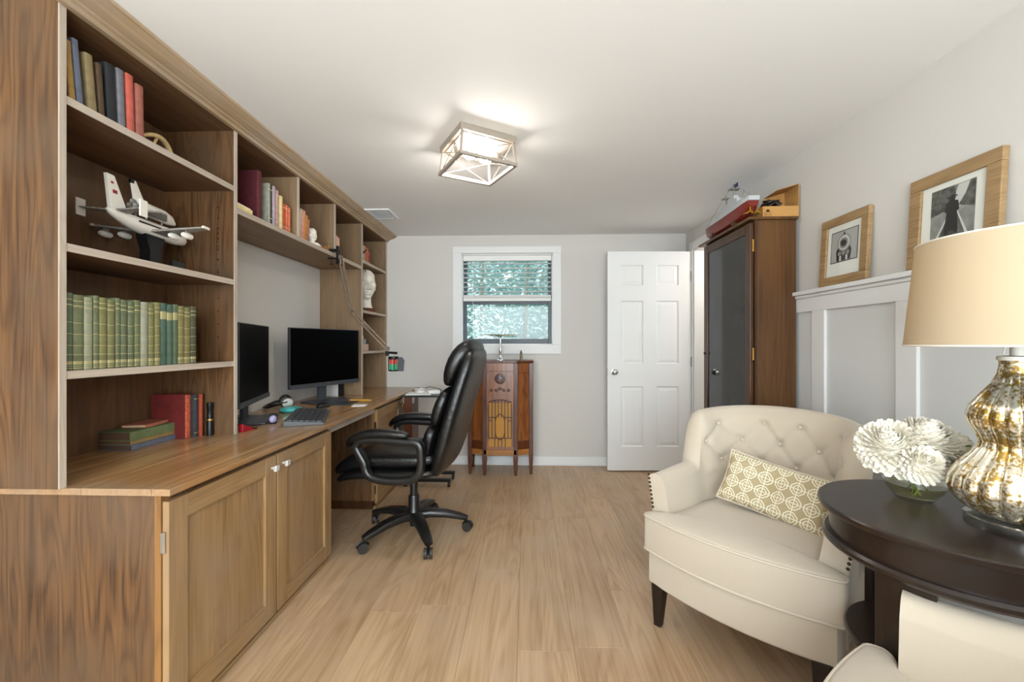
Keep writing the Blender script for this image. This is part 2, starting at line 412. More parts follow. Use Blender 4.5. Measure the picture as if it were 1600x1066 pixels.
# ---------------------------------------------------------------- back window with blind
wn = empty('window_1', (0, YB, 0)); struct(wn, 'black framed window with white casing and raised blind on far wall', 'window')
cz0, cz1, cx0, cx1 = 1.098, 2.160, -.728, .347
for nm, a in (('casing', (cx0, -.02, cz1-.066, cx1, 0, cz1)), ('casing', (cx0, -.02, cz0, cx1, 0, cz0+.092)), ('casing', (cx0, -.019, cz0+.092, WX0, 0, cz1-.066)), ('casing', (WX1, -.019, cz0+.092, cx1, 0, cz1-.066))):
    B(*a).build(nm, 'trimwhite', wn, bev=.003)
m = MB().box(WX0, 0, WZ0, WX0+.008, .12, WZ1).box(WX1-.008, 0, WZ0, WX1, .12, WZ1).box(WX0, 0, WZ0, WX1, .12, WZ0+.008).box(WX0, 0, WZ1-.008, WX1, .12, WZ1)
m.build('jamb', 'trimwhite', wn)
for zz0, zz1, yy in ((WZ0+.008, 1.63, .06), (1.62, WZ1-.008, .085)):
    m = MB().box(WX0+.008, yy, zz0, WX0+.042, yy+.025, zz1).box(WX1-.042, yy, zz0, WX1-.008, yy+.025, zz1).box(WX0+.042, yy, zz0, WX1-.042, yy+.025, zz0+.05).box(WX0+.042, yy, zz1-.036, WX1-.042, yy+.025, zz1)
    s = m.build('sash', 'windowblack', wn, bev=.002)
    B(WX0+.042, yy+.010, zz0+.05, WX1-.042, yy+.014, zz1-.036).build('pane', 'glass', s)
bl = empty('window_blind', (0, YB, 0), 0, 'white slatted blind pulled halfway up inside the far window', 'blind')
B(WX0+.012, .004, WZ1-.062, WX1-.012, .055, WZ1-.01).build('headrail', 'blind', bl, bev=.003)
for k in range(8):
    z = WZ1-.088-k*.0465
    sl = MB().box(WX0+.016, -.024, -.0014, WX1-.016, .024, .0014).build('slat', 'blind', bl); sl.location = (0, .032, z); sl.rotation_euler = (radians(-3), 0, 0)
for k in range(9): B(WX0+.016, .009, 1.652+k*.0035, WX1-.016, .055, 1.6545+k*.0035).build('stacked_slat', 'blind', bl)
B(WX0+.014, .006, 1.622, WX1-.014, .056, 1.650).build('bottom_rail', 'blind', bl, bev=.003)
MB().cyl((WX0+.11, .003, 2.02), (WX0+.112, .002, 1.40), .0022, n=6).build('pull_cord', 'blind', bl)
for xx in (WX0+.14, WX1-.14): MB().cyl((xx, .032, 2.03), (xx, .032, 1.65), .0012, n=5).build('ladder_cord', 'blind', bl)
# garden behind the window
g = B(-5, YB+.3, .2, 5, YB+8, .35).build('ground_outside', 'soil'); struct(g, 'ground outside the far window', 'ground')
hr = random.Random(11); m1 = MB(); m2 = MB()
for k in range(26000):
    x = hr.uniform(-2.6, 2.4); z = hr.uniform(.35, 3.3); y = YB+1.5+.5*sin(x*2.1+z)+hr.uniform(0, .7)
    a = hr.uniform(0, 6.28); b = hr.uniform(-.9, .9); s = hr.uniform(.02, .055)
    d = Vector((cos(a)*cos(b), sin(a)*cos(b)*.5, sin(b))); e = d.orthogonal().normalized()
    c = Vector((x, y, z)); (m1 if hr.random() < .6 else m2).add([c-d*s, c+e*s*.4, c+d*s, c-e*s*.4], [(0, 1, 2, 3)])
hd = empty('garden_hedge', (0, 0, 0), 0, 'tall pale green hedge seen through the far window', 'hedge')
m1.build('leaves', 'hedge1', hd, kind='stuff'); m2.build('dark_leaves', 'hedge2', hd, kind='stuff')
m = MB()
for k in range(7): m.cyl((-2+k*.65, YB+1.9, .3), (-2+k*.65+.1, YB+1.9, 3.0), .03, .015, 7)
m.build('stem', 'soil', hd, split=True)
B(-2.7, YB+2.3, .35, 2.5, YB+2.7, 3.4).build('inner_growth', 'hedge2', hd)
# ---------------------------------------------------------------- door (open, in front of far wall)
dr = empty('door_1', (XR-.018, 3.945, 0), radians(1.8)); struct(dr, 'open white six panel door with round silver knob', 'door')
# local: hinge at origin, slab runs to -X
W_, T = .780, .035
cols = ((-.125-.205, -.125+0), (-.125-.205-.118-.205, -.125-.205-.118))
cols = ((-.325, -.115), (-.655, -.445))
rows = ((.235, .800), (1.010, 1.600), (1.745, 1.935))
st = [(-W_, -.655), (-.445, -.325), (-.115, 0)]
m = MB()
for a, b in st: m.box(a, 0, .012, b, T, 2.062)
for a, b in cols:
    zs = [.012]+[v for r in rows for v in r]+[2.062]
    for k in range(0, len(zs), 2): m.box(a, .0002, zs[k], b, T-.0002, zs[k+1])
    for r in rows: m.box(a, .010, r[0], b, T-.010, r[1])
m.build('slab', 'trimwhite', dr)
for a, b in cols:
    for z0, z1 in rows:
        pm = MB(); o_, i_ = .012, .040
        ring = lambda d, y: [(a+d, y, z0+d), (b-d, y, z0+d), (b-d, y, z1-d), (a+d, y, z1-d)]
        pm.loft([ring(o_, .0102), ring(i_, .003), ring(i_+.001, .003)], cap=False); n0 = len(pm.v); pm.f.append((n0-4, n0-3, n0-2, n0-1))
        pm.loft([ring(0, .0001), ring(.010, .0101)], cap=False)
        pm.build('panel', 'trimwhite', dr)
kn = MB().lathe([(.001, -.062), (.018, -.060), (.026, -.048), (.024, -.034), (.011, -.026), (.011, -.008), (.030, -.006), (.030, 0), (.001, 0)], (-W_+.062, 0, .935), 20, axis='Y').build('knob', 'steel', dr, smooth='auto')
B(-W_-.002, .012, .895, -W_+.001, .026, .975).build('latch_plate', 'steel', dr)
for z in (.22, 1.03, 1.83):
    h = B(.001, -.004, z-.045, .016, .002, z+.045).build('hinge', 'steel', dr); MB().cyl((.0, -.006, z-.047), (.0, -.006, z+.047), .006, n=10).build('hinge_pin', 'steel', h)
tr = empty('trim_1', (XR, 0, 0)); struct(tr, 'white casing around the doorway on the right wall', 'trim')
for a in ((-.016, DY0-.07, 0, 0, DY0, DZ+.07), (-.016, DY1+.012, 0, 0, DY1+.08, DZ+.07), (-.016, DY0, DZ, 0, DY1+.012, DZ+.07), (0, DY0, 0, .12, DY0+.015, DZ), (0, DY1, 0, .12, DY1+.012, DZ), (0, DY0, DZ-.015, .12, DY1, DZ)):
    B(*a).build('casing', 'trimwhite', tr, bev=.003)
# ---------------------------------------------------------------- white wainscot on right wall
wa = empty('trim_2', (XR, 0, 0)); struct(wa, 'white board and batten panelling with a picture ledge', 'trim')
YE = DY0-.075
B(-.006, YF, 0, 0, YE, 1.38).build('back_panel', 'panelwhite', wa)
B(-.045, YF, 1.468, 0, YE, 1.490).build('ledge', 'trimwhite', wa, bev=.004)
B(-.030, YF, 1.450, 0, YE, 1.468).build('cove', 'trimwhite', wa, bev=.006)
B(-.020, YF, 1.375, 0, YE, 1.450).build('top_rail', 'trimwhite', wa, bev=.002)
for y in (2.75, 2.205, 1.695, 1.18, .66, .14, -.4, -.95, -1.5): B(-.020, y, .14, -.005, y+.095, 1.375).build('batten', 'trimwhite', wa, bev=.002)
bb = B(XR-.022, YF, 0, XR, YE, .14).build('baseboard_right', 'trimwhite', bev=.004); struct(bb, 'white baseboard under the wainscot panelling', 'baseboard')
# ---------------------------------------------------------------- ceiling vent
v = empty('ceiling_vent', (-1.19, 3.40, ZC), 0, 'white slotted air vent in the ceiling above tall shelves', 'vent')
m = MB().box(-.10, -.13, -.012, .10, -.105, 0).box(-.10, .105, -.012, .10, .13, 0).box(-.10, -.105, -.012, -.075, .105, 0).box(.075, -.105, -.012, .10, .105, 0)
m.build('frame', 'trimwhite', v, bev=.003)
B(-.075, -.105, -.002, .075, .105, -.0005).build('duct', 'greyplastic', v)
for k in range(10):
    s = MB().box(-.075, -.007, -.0012, .075, .007, .0012).build('slat', 'trimwhite', v); s.location = (0, -.094+k*.021, -.007); s.rotation_euler = (radians(35), 0, 0)
# ---------------------------------------------------------------- ceiling light
cl = empty('ceiling_light', (-.262, 2.205, ZC), radians(31), 'square cage ceiling light with X wires and two bulbs', 'light')
a, b, zb = .140, .151, -.150
m = MB().box(-a-.012, -a-.012, -.034, a+.012, a+.012, 0); m.build('canopy', 'fixture', cl, bev=.002)
B(-a+.01, -a+.01, -.037, a-.01, a-.01, -.034).build('reflector', 'fixture', cl)
m = MB()
for s1 in (-1, 1):
    for s2 in (-1, 1): m.tube([(s1*a, s2*a, -.034), (s1*b, s2*b, zb)], .008, 4)
m.build('post', 'fixture', cl, split=True)
m = MB()
for s1 in (-1, 1):
    m.box(-b-.008, s1*b-.008, zb-.008, b+.008, s1*b+.008, zb+.008).box(s1*b-.008, -b+.008, zb-.008, s1*b+.008, b-.008, zb+.008)
m.build('bottom_bar', 'fixture', cl, split=True)
for k in range(4):
    wv = MB().tube([(-a, a, -.036), (b, b, zb)], .0022, 6).tube([(a, a, -.036), (-b, b, zb)], .0022, 6).build('wire_cross', 'fixture', cl); wv.rotation_euler = (0, 0, k*pi/2)
for sx in (-1, 1):
    s = MB().cyl((sx*.120, 0, -.075), (sx*.082, 0, -.075), .019, n=16).cyl((sx*.118, 0, -.034), (sx*.118, 0, -.09), .010, n=10).build('socket', 'fixture', cl, smooth='auto')
    pr = [(.013, .084), (.015, .076), (.027, .055), (.030, .040), (.025, .022), (.014, .012), (.001, .009)]
    MB().lathe([(r, sx*z) for r, z in pr], (0, 0, -.075), 20, axis='X').build('bulb', 'bulb', s, smooth=True)
# ================================================================ built-in desk along the left wall
XT, ZW = -1.06, .765
wt = empty('desk_worktop', (0, 0, 0), 0, 'long brown stained wooden worktop over both base cabinets', 'worktop')
bx = [XL, -1.545, -1.335, -1.118, XT]
for a, b in zip(bx, bx[1:]): B(a+.0006, 1.203, .744, b-.0006, YB, ZW).build('board', 'oak_top', wt, bev=.0015, seg=1)
def cabinet(name, label, y0, y1, ym, near):
    c = empty(name, (0, 0, 0), 0, label, 'cabinet')
    fx = -1.098
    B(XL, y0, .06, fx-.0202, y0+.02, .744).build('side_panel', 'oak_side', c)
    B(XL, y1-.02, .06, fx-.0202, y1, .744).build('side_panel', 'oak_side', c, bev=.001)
    B(XL, y0+.02, .06, fx-.02, y1-.02, .08).build('bottom_panel', 'oak_in', c)
    B(fx-.02, y0, .06, fx, y0+.0298, .744).build('end_stile', 'oak_raw', c)
    m = MB().box(fx-.02, y1-.03, .06, fx, y1, .744).box(fx-.02, y0+.03, .715, fx, y1-.03, .744).box(fx-.02, ym-.02, .06, fx, ym+.02, .715).box(fx-.02, y0+.03, .06, fx, ym-.02, .085).box(fx-.02, ym+.02, .06, fx, y1-.03, .085)
    m.build('face_frame', 'oak_side', c, split=True)
    B(XL, y0, 0, fx-.012, y1, .06).build('plinth', 'cab_dark', c)
    B(fx-.012, y0, 0, fx+.010, y1, .020).build('shoe_moulding', 'oak_doorY', c, bev=.006)
    for k, (a, b) in enumerate(((y0+.004, ym-.006), (ym+.006, y1-.004))):
        d = MB(); X0, X1 = fx+.001, fx+.021; z0, z1, r = .040, .722, .072
        door = B(X0+.002, a+r, z0+r, X1-.011, b-r, z1-r).build('door', 'oak_door', c)
        MB().box(X0, a, z0, X1, a+r, z1).box(X0, b-r, z0, X1, b, z1).build('door_stile', 'oak_door', door, bev=.0015, split=True)
        MB().box(X0, a+r, z1-r, X1-.0005, b-r, z1).box(X0, a+r, z0, X1-.0005, b-r, z0+r).build('door_rail', 'oak_doorY', door, bev=.001, split=True)
        ky = b-.034 if k == 0 else a+.034
        MB().cyl((X1, ky, .672), (X1+.016, ky, .672), .006, n=10).box(X1+.016, ky-.013, .660, X1+.030, ky+.013, .684).build('knob', 'glassknob' if near else 'brass', door, bev=.003)
        hy = a if k == 0 else b
        for hz in (.60, .14):
            hg = MB().box(X0-.001, hy-.006, hz-.030, X0+.012, hy+.001, hz+.030).cyl((X0+.008, hy-.004*(1 if k == 0 else -1), hz-.032), (X0+.008, hy-.004*(1 if k == 0 else -1), hz+.032), .005, n=8)
            hg.build('hinge', 'steel', door)
    return c
cabinet('base_cabinet', 'brown two door base cabinet nearest the viewer under the worktop', 1.215, 2.270, 1.765, True)
cabinet('base_cabinet', 'brown two door base cabinet under the far end of the worktop', 2.975, 4.110, 3.56, False)
ap = empty('knee_space_panel', (0, 0, 0), 0, 'brown apron and modesty panel framing the knee space under worktop', 'panel')
B(-1.115, 2.272, .700, -1.095, 2.973, .7435).build('apron', 'oak_edgeY', ap, bev=.001)
B(XL+.001, 2.272, .002, XL+.02, 2.973, .7435).build('back_panel', 'oak_in', ap)
# ---------------------------------------------------------------- hutch towers and bridge
XF = -1.39
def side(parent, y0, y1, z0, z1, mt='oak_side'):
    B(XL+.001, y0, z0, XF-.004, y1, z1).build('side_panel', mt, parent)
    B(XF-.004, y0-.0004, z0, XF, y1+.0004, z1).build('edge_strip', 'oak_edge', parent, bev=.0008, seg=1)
def shelf(parent, y0, y1, zt, th=.022, mt='oak_inY', name='shelf'):
    s = B(XL+.012, y0, zt-th, XF-.008, y1, zt).build(name, mt, parent)
    B(XF-.008, y0, zt-th-.0003, XF-.003, y1, zt+.0003).build('edge_strip', 'oak_edgeY', s)
    return s
ZT = 2.215
t1 = empty('bookcase_tower', (0, 0, 0), 0, 'tall brown open bookcase nearest the viewer, holding green books', 'bookcase')
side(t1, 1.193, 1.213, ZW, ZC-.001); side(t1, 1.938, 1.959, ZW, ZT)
B(XL+.001, 1.213, ZW, XL+.012, 1.938, ZT).build('back_panel', 'oak_in', t1)
B(XL+.001, 1.213, ZT, XF, 1.959, ZT+.02).build('top_panel', 'oak_inY', t1)
for z in (1.952, 1.505, 1.116): shelf(t1, 1.213, 1.938, z, .024)
m = MB()
for xx in (-1.47, -1.665):
    for z in [1.23+k*.062 for k in range(0, 9)]+[1.55+k*.05 for k in range(0, 7)]: m.cyl((xx, 1.9385, z), (xx, 1.9372, z), .0035, n=8)
m.build('peg_holes', 'black', t1, kind='stuff')
br = empty('bridge_shelf', (0, 0, 0), 0, 'brown bridge shelf with three open bays above the monitors', 'shelf')
for a, b in ((XL+.001, -1.575), (-1.574, XF-.004)): B(a, 1.9595, 1.828, b, 3.473, 1.855).build('bottom_board', 'oak_bridge', br, bev=.0015)
B(XF-.004, 1.9595, 1.8275, XF, 3.473, 1.8555).build('edge_strip', 'oak_edgeY', br, bev=.0008, seg=1)
B(XL+.001, 1.9595, 1.855, XL+.012, 3.473, ZT).build('back_panel', 'oak_bridgeZ', br)
B(XL+.001, 1.9595, ZT, XF, 3.473, ZT+.02).build('top_panel', 'oak_inY', br)
for y in (2.487, 2.975):
    B(XL+.012, y, 1.8555, XF-.004, y+.021, ZT).build('divider', 'oak_bridgeZ', br); B(XF-.004, y-.0004, 1.8555, XF, y+.0214, ZT).build('edge_strip', 'oak_edge', br)
t3 = empty('bookcase_tower', (0, 0, 0), 0, 'tall brown open bookcase at the far end, holding a white head bust', 'bookcase')
side(t3, 3.4735, 3.502, ZW, ZT, 'oak_bridgeZ'); side(t3, 4.092, 4.118, ZW, ZT, 'oak_bridgeZ')
B(XL+.001, 3.502, ZW, XL+.012, 4.092, ZT).build('back_panel', 'oak_bridgeZ', t3)
B(XL+.001, 3.4735, ZT, XF, 4.118, ZT+.02).build('top_panel', 'oak_inY', t3)
for z in (1.915, 1.487, 1.135): shelf(t3, 3.502, 4.092, z, .022, 'oak_bridge')
prof = [(-1.39, 2.2155), (-1.372, 2.2155), (-1.370, 2.230), (-1.358, 2.233), (-1.354, 2.238), (-1.345, 2.240), (-1.325, 2.246), (-1.308, 2.256), (-1.298, 2.262), (-1.292, 2.263), (-1.289, 2.2735), (-1.39, 2.2735)]
cm = MB().prism(prof, 'Y', 1.17, 4.119).build('crown_moulding', 'oak_crown'); tag(cm, 'brown weathered wooden crown moulding along the top of the shelves', 'moulding')
# ---------------------------------------------------------------- books
BK = {}
def bmat(c, rough=.75, n=.18):
    if c not in BK: BK[c] = 'book_'+c.strip('#'); mat(BK[c], c, rough, noise=n, nscale=35)
    return BK[c]
mat('gilt', '#a39a6e', .5, metal=.3); mat('label_dark', '#2a2620', .7); mat('label_pale', '#cbb98f', .7)
def book(label, xs, y0, th, z0, h, d, c, bands=(), lean=0, group=None, parts=True, facing=0, bmatn='gilt'):
    """upright book: rounded spine on +X side at xs, thickness along Y from y0"""
    o = empty('book', (xs, y0+th/2, z0), 0, label, 'book', group)
    if lean: o.rotation_euler = (radians(lean), 0, 0)
    t = th/2-.0004; ct = min(.003, th*.14); n = 6; out = []
    for k in range(n+1):
        a = -pi/2+pi*k/n; out.append((-t*.35*(1-cos(a)), t*sin(a)))
    inn = [(-.004, t-ct), (-.004, -(t-ct))]
    poly = out+[(-d, t), (-d, t-ct)]+inn+[(-d, -(t-ct)), (-d, -t)]
    MB().prism(poly, 'Z', 0, h).build('cover', bmat(c), o)
    B(-d+.004, -(t-ct), .003, -.004, t-ct, h-.003).build('pages', 'pages', o)
    for bz, bh in bands:
        pl = [(x*1.0+.0006, y*1.0) for x, y in out]+[(x-.0012, y*.97) for x, y in reversed(out)]
        MB().prism(pl, 'Z', bz*h, bz*h+bh).build('spine_band', bmatn, o)
    return o
def flat_book(label, c, corner, ang, w, d, z0, th, name='book', cat='book', group=None, pg='pages'):
    """lying book: spine along local +X... spine face at local y=0, length w along x, depth d along +y"""
    o = empty(name, (corner[0], corner[1], z0), radians(ang), label, cat, group)
    MB().box(0, 0, 0, w, d, .003).box(0, 0, th-.003, w, d, th).box(w-.004, 0, .003, w, d, th-.003).build('cover', bmat(c), o, bev=.001)
    B(.003, .004, .003, w-.004, d-.004, th-.003).build('pages', pg, o)
    return o
# top shelf of near tower
zt = 1.9525
tb = [(1.2325, .022, .178, '#8f6f3a', 'tattered tan book leaning at the left end of the top shelf', 5),
      (1.2560, .021, .196, '#5b6070', 'slate blue book beside the tattered tan book on top shelf', 5),
      (1.2920, .028, .178, '#7b6b4a', 'worn olive tan book on top shelf between blue and brown books', 5),
      (1.3240, .020, .168, '#4a3826', 'thin dark brown book on the top shelf before the black one', 4),
      (1.3525, .034, .190, '#1f2023', 'thick black book on the top shelf beside a grey one', 3),
      (1.3890, .028, .196, '#6b6a70', 'grey cloth book on the top shelf beside the coral book', 2.5),
      (1.4200, .031, .200, '#b8584a', 'bright coral red book on the top shelf', 2),
      (1.4540, .034, .186, '#95594b', 'faded brick red book at right end of top shelf row', 1)]
for y, th, h, c, lb, ln in tb: book(lb, -1.402, y, th-.002, zt+.0008, h, .135, c, lean=ln, group='books on the top shelf of the near bookcase')
hn = empty('antler_ring', (-1.44, 1.585, 1.953), 0, 'curved tan horn lying on the top shelf beside books', 'horn')
pts = [(-.02+.02*sin(pi*k/14), -.085+.17*k/14, .008+.050*sin(pi*k/14)**.8) for k in range(15)]
MB().tube(pts, [.004+.006*sin(pi*min(1, k/9)/2) for k in range(15)], 8).build('horn', 'horn', hn, smooth=True)
MB().tube([(-.0, -.01, .048), (.0, -.02, .025), (-.01, -.035, .006)], [.006, .005, .002], 7).build('tine', 'horn', hn, smooth=True)
# green row
ge = [1.217, 1.247, 1.278, 1.306, 1.324, 1.352, 1.379, 1.397, 1.423, 1.448, 1.472, 1.504, 1.530, 1.555, 1.584, 1.612, 1.636, 1.668, 1.700, 1.730]
gc = ['#56604a', '#636748', '#85866f', '#606748', '#6f6d45', '#6c6945', '#5f664b', '#5a6046', '#5c6349', '#616545', '#8f907e', '#6f6c44', '#716d46', '#43574a', '#485c4c', '#515f49', '#777045', '#6e673f', '#494a35']
for k in range(19):
    hh = .240-(.004*(k % 3))+(.004 if k in (13, 14) else 0); dark = k in (13, 14, 15)
    bands = ((.74, .03),) if dark else ((.91, .003), (.84, .004), (.62, .002), (.47, .002), (.32, .002), (.20, .002), (.11, .002), (.075, .009), (.05, .002), (.02, .003))
    book('green cloth-bound book, %s from the left in the long green row' % ORD[k], -1.404, ge[k]+.0004, ge[k+1]-ge[k]-.0012, 1.1168, hh, .165, gc[k], bands, group='green books in a row')
# worktop level: stack and upright books
sa = -69
flat_book('blue grey book at the bottom of the small lying stack', '#5d6270', (-1.732, 1.632), 0, .136, .215, ZW+.0005, .022, pg='oldpages')
flat_book('thin tan book second from the bottom of lying stack', '#8d7446', (-1.733, 1.633), 0, .132, .210, ZW+.0232, .016, pg='oldpages')
flat_book('thick green book lying on top of the tan book', '#64704a', (-1.734, 1.630), 0, .134, .212, ZW+.0398, .036, pg='oldpages')
flat_book('small faded red book lying on top of the green book', '#a8664e', (-1.712, 1.70), 8, .100, .150, ZW+.0765, .013)
def ub(label, x, y, th, h, d, c, bands=(), bm='gilt'): return book(label, x, y, th, ZW+.0005, h, d, c, bands, bmatn=bm)
mat('spine_orange', '#b5553a', .7, noise=.5, nscale=90)
o = ub('large dark red book standing on the worktop, orange patterned spine', -1.545, 1.8405, .030, .202, .165, '#6b1f1c', ((.02, .195),), 'spine_orange')
ub('charcoal book standing beside the large red one', -1.530, 1.872, .026, .196, .120, '#37373a', ((.9, .003), (.1, .003)))
ub('thin rust red book standing between charcoal book and black cylinder', -1.522, 1.899, .014, .196, .120, '#a3472f')
fl_ = empty('flashlight', (-1.497, 1.9215, ZW), 0, 'black cylinder flashlight standing at the right end of red books', 'flashlight')
MB().lathe([(.001, 0), (.014, 0), (.0145, .01), (.0145, .075), (.0125, .08), (.0125, .125), (.0145, .130), (.0145, .155), (.001, .156)], (0,0,0), 18).build('barrel', 'black', fl_, smooth='auto')
MB().lathe([(.0148, .070), (.0152, .072), (.0152, .077), (.0148, .079)], (0,0,0), 18).build('brass_ring', 'brass', fl_)
# bridge bay one
zb = 1.8556
flat_book('pale yellow box lying at left of the first bridge bay', '#d8c48a', (-1.52, 1.985), 0, .11, .115, zb, .030, 'small_box', 'box')
flat_book('small white booklet lying on the pale yellow box', '#e6e0d0', (-1.515, 1.99), 3, .10, .105, zb+.0305, .008)
bb_ = [(2.150, .040, .262, .30, '#521a22', 'large maroon book in the first bridge bay', -1.415),
       (2.2335, .020, .225, .14, '#8f9080', 'sage grey book beside the large maroon one', -1.41),
       (2.2540, .012, .225, .14, '#2a2624', 'thin black book beside the sage grey one', -1.41),
       (2.2720, .030, .225, .14, '#a79aa3', 'mottled mauve book in the middle of first bridge bay', -1.41),
       (2.3060, .026, .215, .14, '#b08d86', 'dusty pink book beside the mauve one', -1.41),
       (2.3400, .032, .195, .13, '#d6c28c', 'cream yellow book in the first bridge bay', -1.41),
       (2.3760, .022, .160, .12, '#a84a30', 'dark orange book left of the orange pair', -1.41),
       (2.4000, .024, .160, .12, '#d06a4c', 'orange book with pale lettering in first bridge bay', -1.41),
       (2.4280, .020, .155, .12, '#cf6f50', 'orange book at the right end of first bridge bay', -1.41)]
for y, th, h, d, c, lb, xs in bb_: book(lb, xs, y, th-.001, zb, h, d, c, ((.85, .004), (.15, .004)) if th < .03 else (), bmatn='label_pale', group='books in the first bridge bay')
b2 = [(2.535, .026, .190, '#bba58c', 'beige book leaning at left of the second bridge bay'), (2.566, .030, .190, '#c98d7d', 'pink book leaning in the second bridge bay'), (2.600, .028, .168, '#b47a3e', 'ochre book leaning in the second bridge bay'), (2.632, .018, .150, '#b06a52', 'thin rust book leaning beside the ochre one')]
for y, th, h, c, lb in b2: book(lb, -1.41, y, th, zb+.003, h, .12, c, lean=-8, group='books in the second bridge bay')
b3 = [(3.01, .020, .150, '#c79a8c', 'pale pink book at left of the third bridge bay'), (3.034, .022, .150, '#b9826f', 'faded rose book in the third bridge bay'), (3.06, .022, .146, '#c7a08b', 'salmon book in the third bridge bay'), (3.086, .016, .140, '#cbb09a', 'cream book at right of the third bridge bay')]
for y, th, h, c, lb in b3: book(lb, -1.41, y, th, zb, h, .12, c, group='books in the third bridge bay')
b4 = [(3.512, .060, .150, '#a8382f', 'wide red book at left of far tower top shelf'), (3.580, .032, .150, '#8a8684', 'grey book on the far tower top shelf'), (3.620, .034, .150, '#b3a08d', 'beige book on the far tower top shelf'), (3.662, .036, .155, '#a95a3e', 'rust book on the far tower top shelf'), (3.703, .036, .145, '#b0674a', 'terracotta book on the far tower top shelf'), (3.744, .036, .125, '#8f3a2b', 'short dark red book at right of far tower top shelf')]
for y, th, h, c, lb in b4: book(lb, -1.43, y, th, 1.9155, h, .12, c, ((.8, .004), (.2, .004)), group='books on the far tower top shelf')
kn = empty('letter_opener', (-1.415, 3.585, 2.01), 0, 'black blade-like opener leaning across the far tower books', 'letter opener')
MB().tube([(0, -.06, -.045), (0, .01, -.005), (0, .075, .03)], [.006, .007, .002], 6, flat=(.4, 1)).build('blade', 'black', kn)
flat_book('pale pink book lying on the lower shelf of far tower', '#bfa394', (-1.70, 3.53), 0, .27, .20, 1.1355, .060)
flat_book('grey blue box lying on the pink book in far tower', '#8f97a3', (-1.69, 3.54), 0, .25, .16, 1.196, .045, 'small_box', 'box')
flat_book('thin white book on top of the grey blue box', '#c9c8c4', (-1.69, 3.54), 0, .23, .15, 1.2415, .028)
# ================================================================ things on shelves and desk
def head_mesh(s=1.0, n=110, m_=84):
    mb = MB(); g = lambda a, w: exp(-(a/w)**2)
    vs = []
    for i in range(m_+1):
        ph = pi*i/m_
        for k in range(n):
            th = 2*pi*k/n
            x, y, z = sin(ph)*cos(th), sin(ph)*sin(th), cos(ph)
            X_, Y_, Z_ = x*.098, y*.076, z*.122
            if Z_ < 0: Y_ *= 1-.28*(-Z_/.122); X_ *= 1-.06*(-Z_/.122)
            if x > .15:
                f = 0
                f += .040*g(Y_, .014)*max(0, min(1, (.036-Z_)/.05))*(1 if Z_ > -.030 else g(Z_+.030, .008))
                for sy in (-1, 1):
                    f -= .030*g(Y_-sy*.030, .018)*g(Z_-.016, .014)
                    f += .006*g(Y_-sy*.030, .010)*g(Z_-.012, .007)
                    f += .007*g(Y_-sy*.028, .024)*g(Z_-.040, .008)
                    f += .004*g(Y_-sy*.040, .02)*g(Z_+.020, .02)
                f += .014*g(Y_, .020)*g(Z_+.055, .006)+.013*g(Y_, .017)*g(Z_+.069, .006)-.010*g(Y_, .022)*g(Z_+.062, .003)-.006*g(Y_, .02)*g(Z_+.081, .006)
                f += .015*g(Y_, .022)*g(Z_+.098, .016)
                X_ += f
            hair = max(0, min(1, (Z_-.062+.02*cos(th))/.02)) if x > .1 else max(0, min(1, (Z_+.05)/.03))
            k_ = 1+hair*(.11+.05*sin(th*9+Z_*90)*cos(Z_*70+th*3))
            vs.append((X_*k_*s, Y_*k_*s, Z_*k_*s))
    fs = [(i*n+k, i*n+(k+1) % n, (i+1)*n+(k+1) % n, (i+1)*n+k) for i in range(m_) for k in range(n)]
    mb.add(vs, fs); return mb
bu = empty('head_bust', (-1.470, 3.76, 1.4875), radians(-50), 'white plaster classical head bust on the far tower shelf', 'bust')
B(-.09, -.07, 0, .07, .07, .035).build('plinth', 'radio_dark', bu, bev=.003)
hm = head_mesh(1.12); hm.build('head', 'plaster', bu, smooth=True).location = (.0, 0, .235)
MB().loft([[( -.015+r1*1.1*cos(2*pi*k/20), r1*sin(2*pi*k/20), z) for k in range(20)] for r1, z in ((.070, .035), (.060, .06), (.054, .10), (.056, .17))]).build('neck', 'plaster', bu, smooth='auto')
# carved ornament and small brass easel in the second bay
co = empty('carved_ornament', (-1.44, 2.745, zb), radians(-40), 'small white carved head ornament in second bridge bay', 'ornament')
hm = head_mesh(.42); hm.build('carving', 'plaster', co, smooth=True).location = (0, 0, .062)
MB().loft([[(-.035+q*.03, -.05, 0), (.045-q*.03, -.05, 0), (.045-q*.03, .05, 0), (-.035+q*.03, .05, 0)] if q == 0 else [(-.022, -.03, .022), (.026, -.03, .022), (.026, .03, .022), (-.022, .03, .022)] for q in (0, 1)]).build('foot', 'plaster', co)
es = empty('brass_stand', (-1.43, 2.885, zb), 0, 'little brass and wood stand beside the carved ornament', 'stand')
MB().box(-.03, -.025, 0, .03, .025, .028).build('block', 'radio_base', es, bev=.002)
MB().tube([(.02, -.04, .058), (.02, .055, .052)], .0025, 6).tube([(.02, .045, 0), (.02, .045, .058)], .0025, 6).build('wire', 'brass', es)
# ---------------------------------------------------------------- model aircraft carrying an orbiter
ang = atan2(.993, -.12)
ma = empty('model_aircraft', (-1.548, 1.665, 1.5055), ang, 'white model jumbo jet carrying a model space orbiter on black stand', 'model')
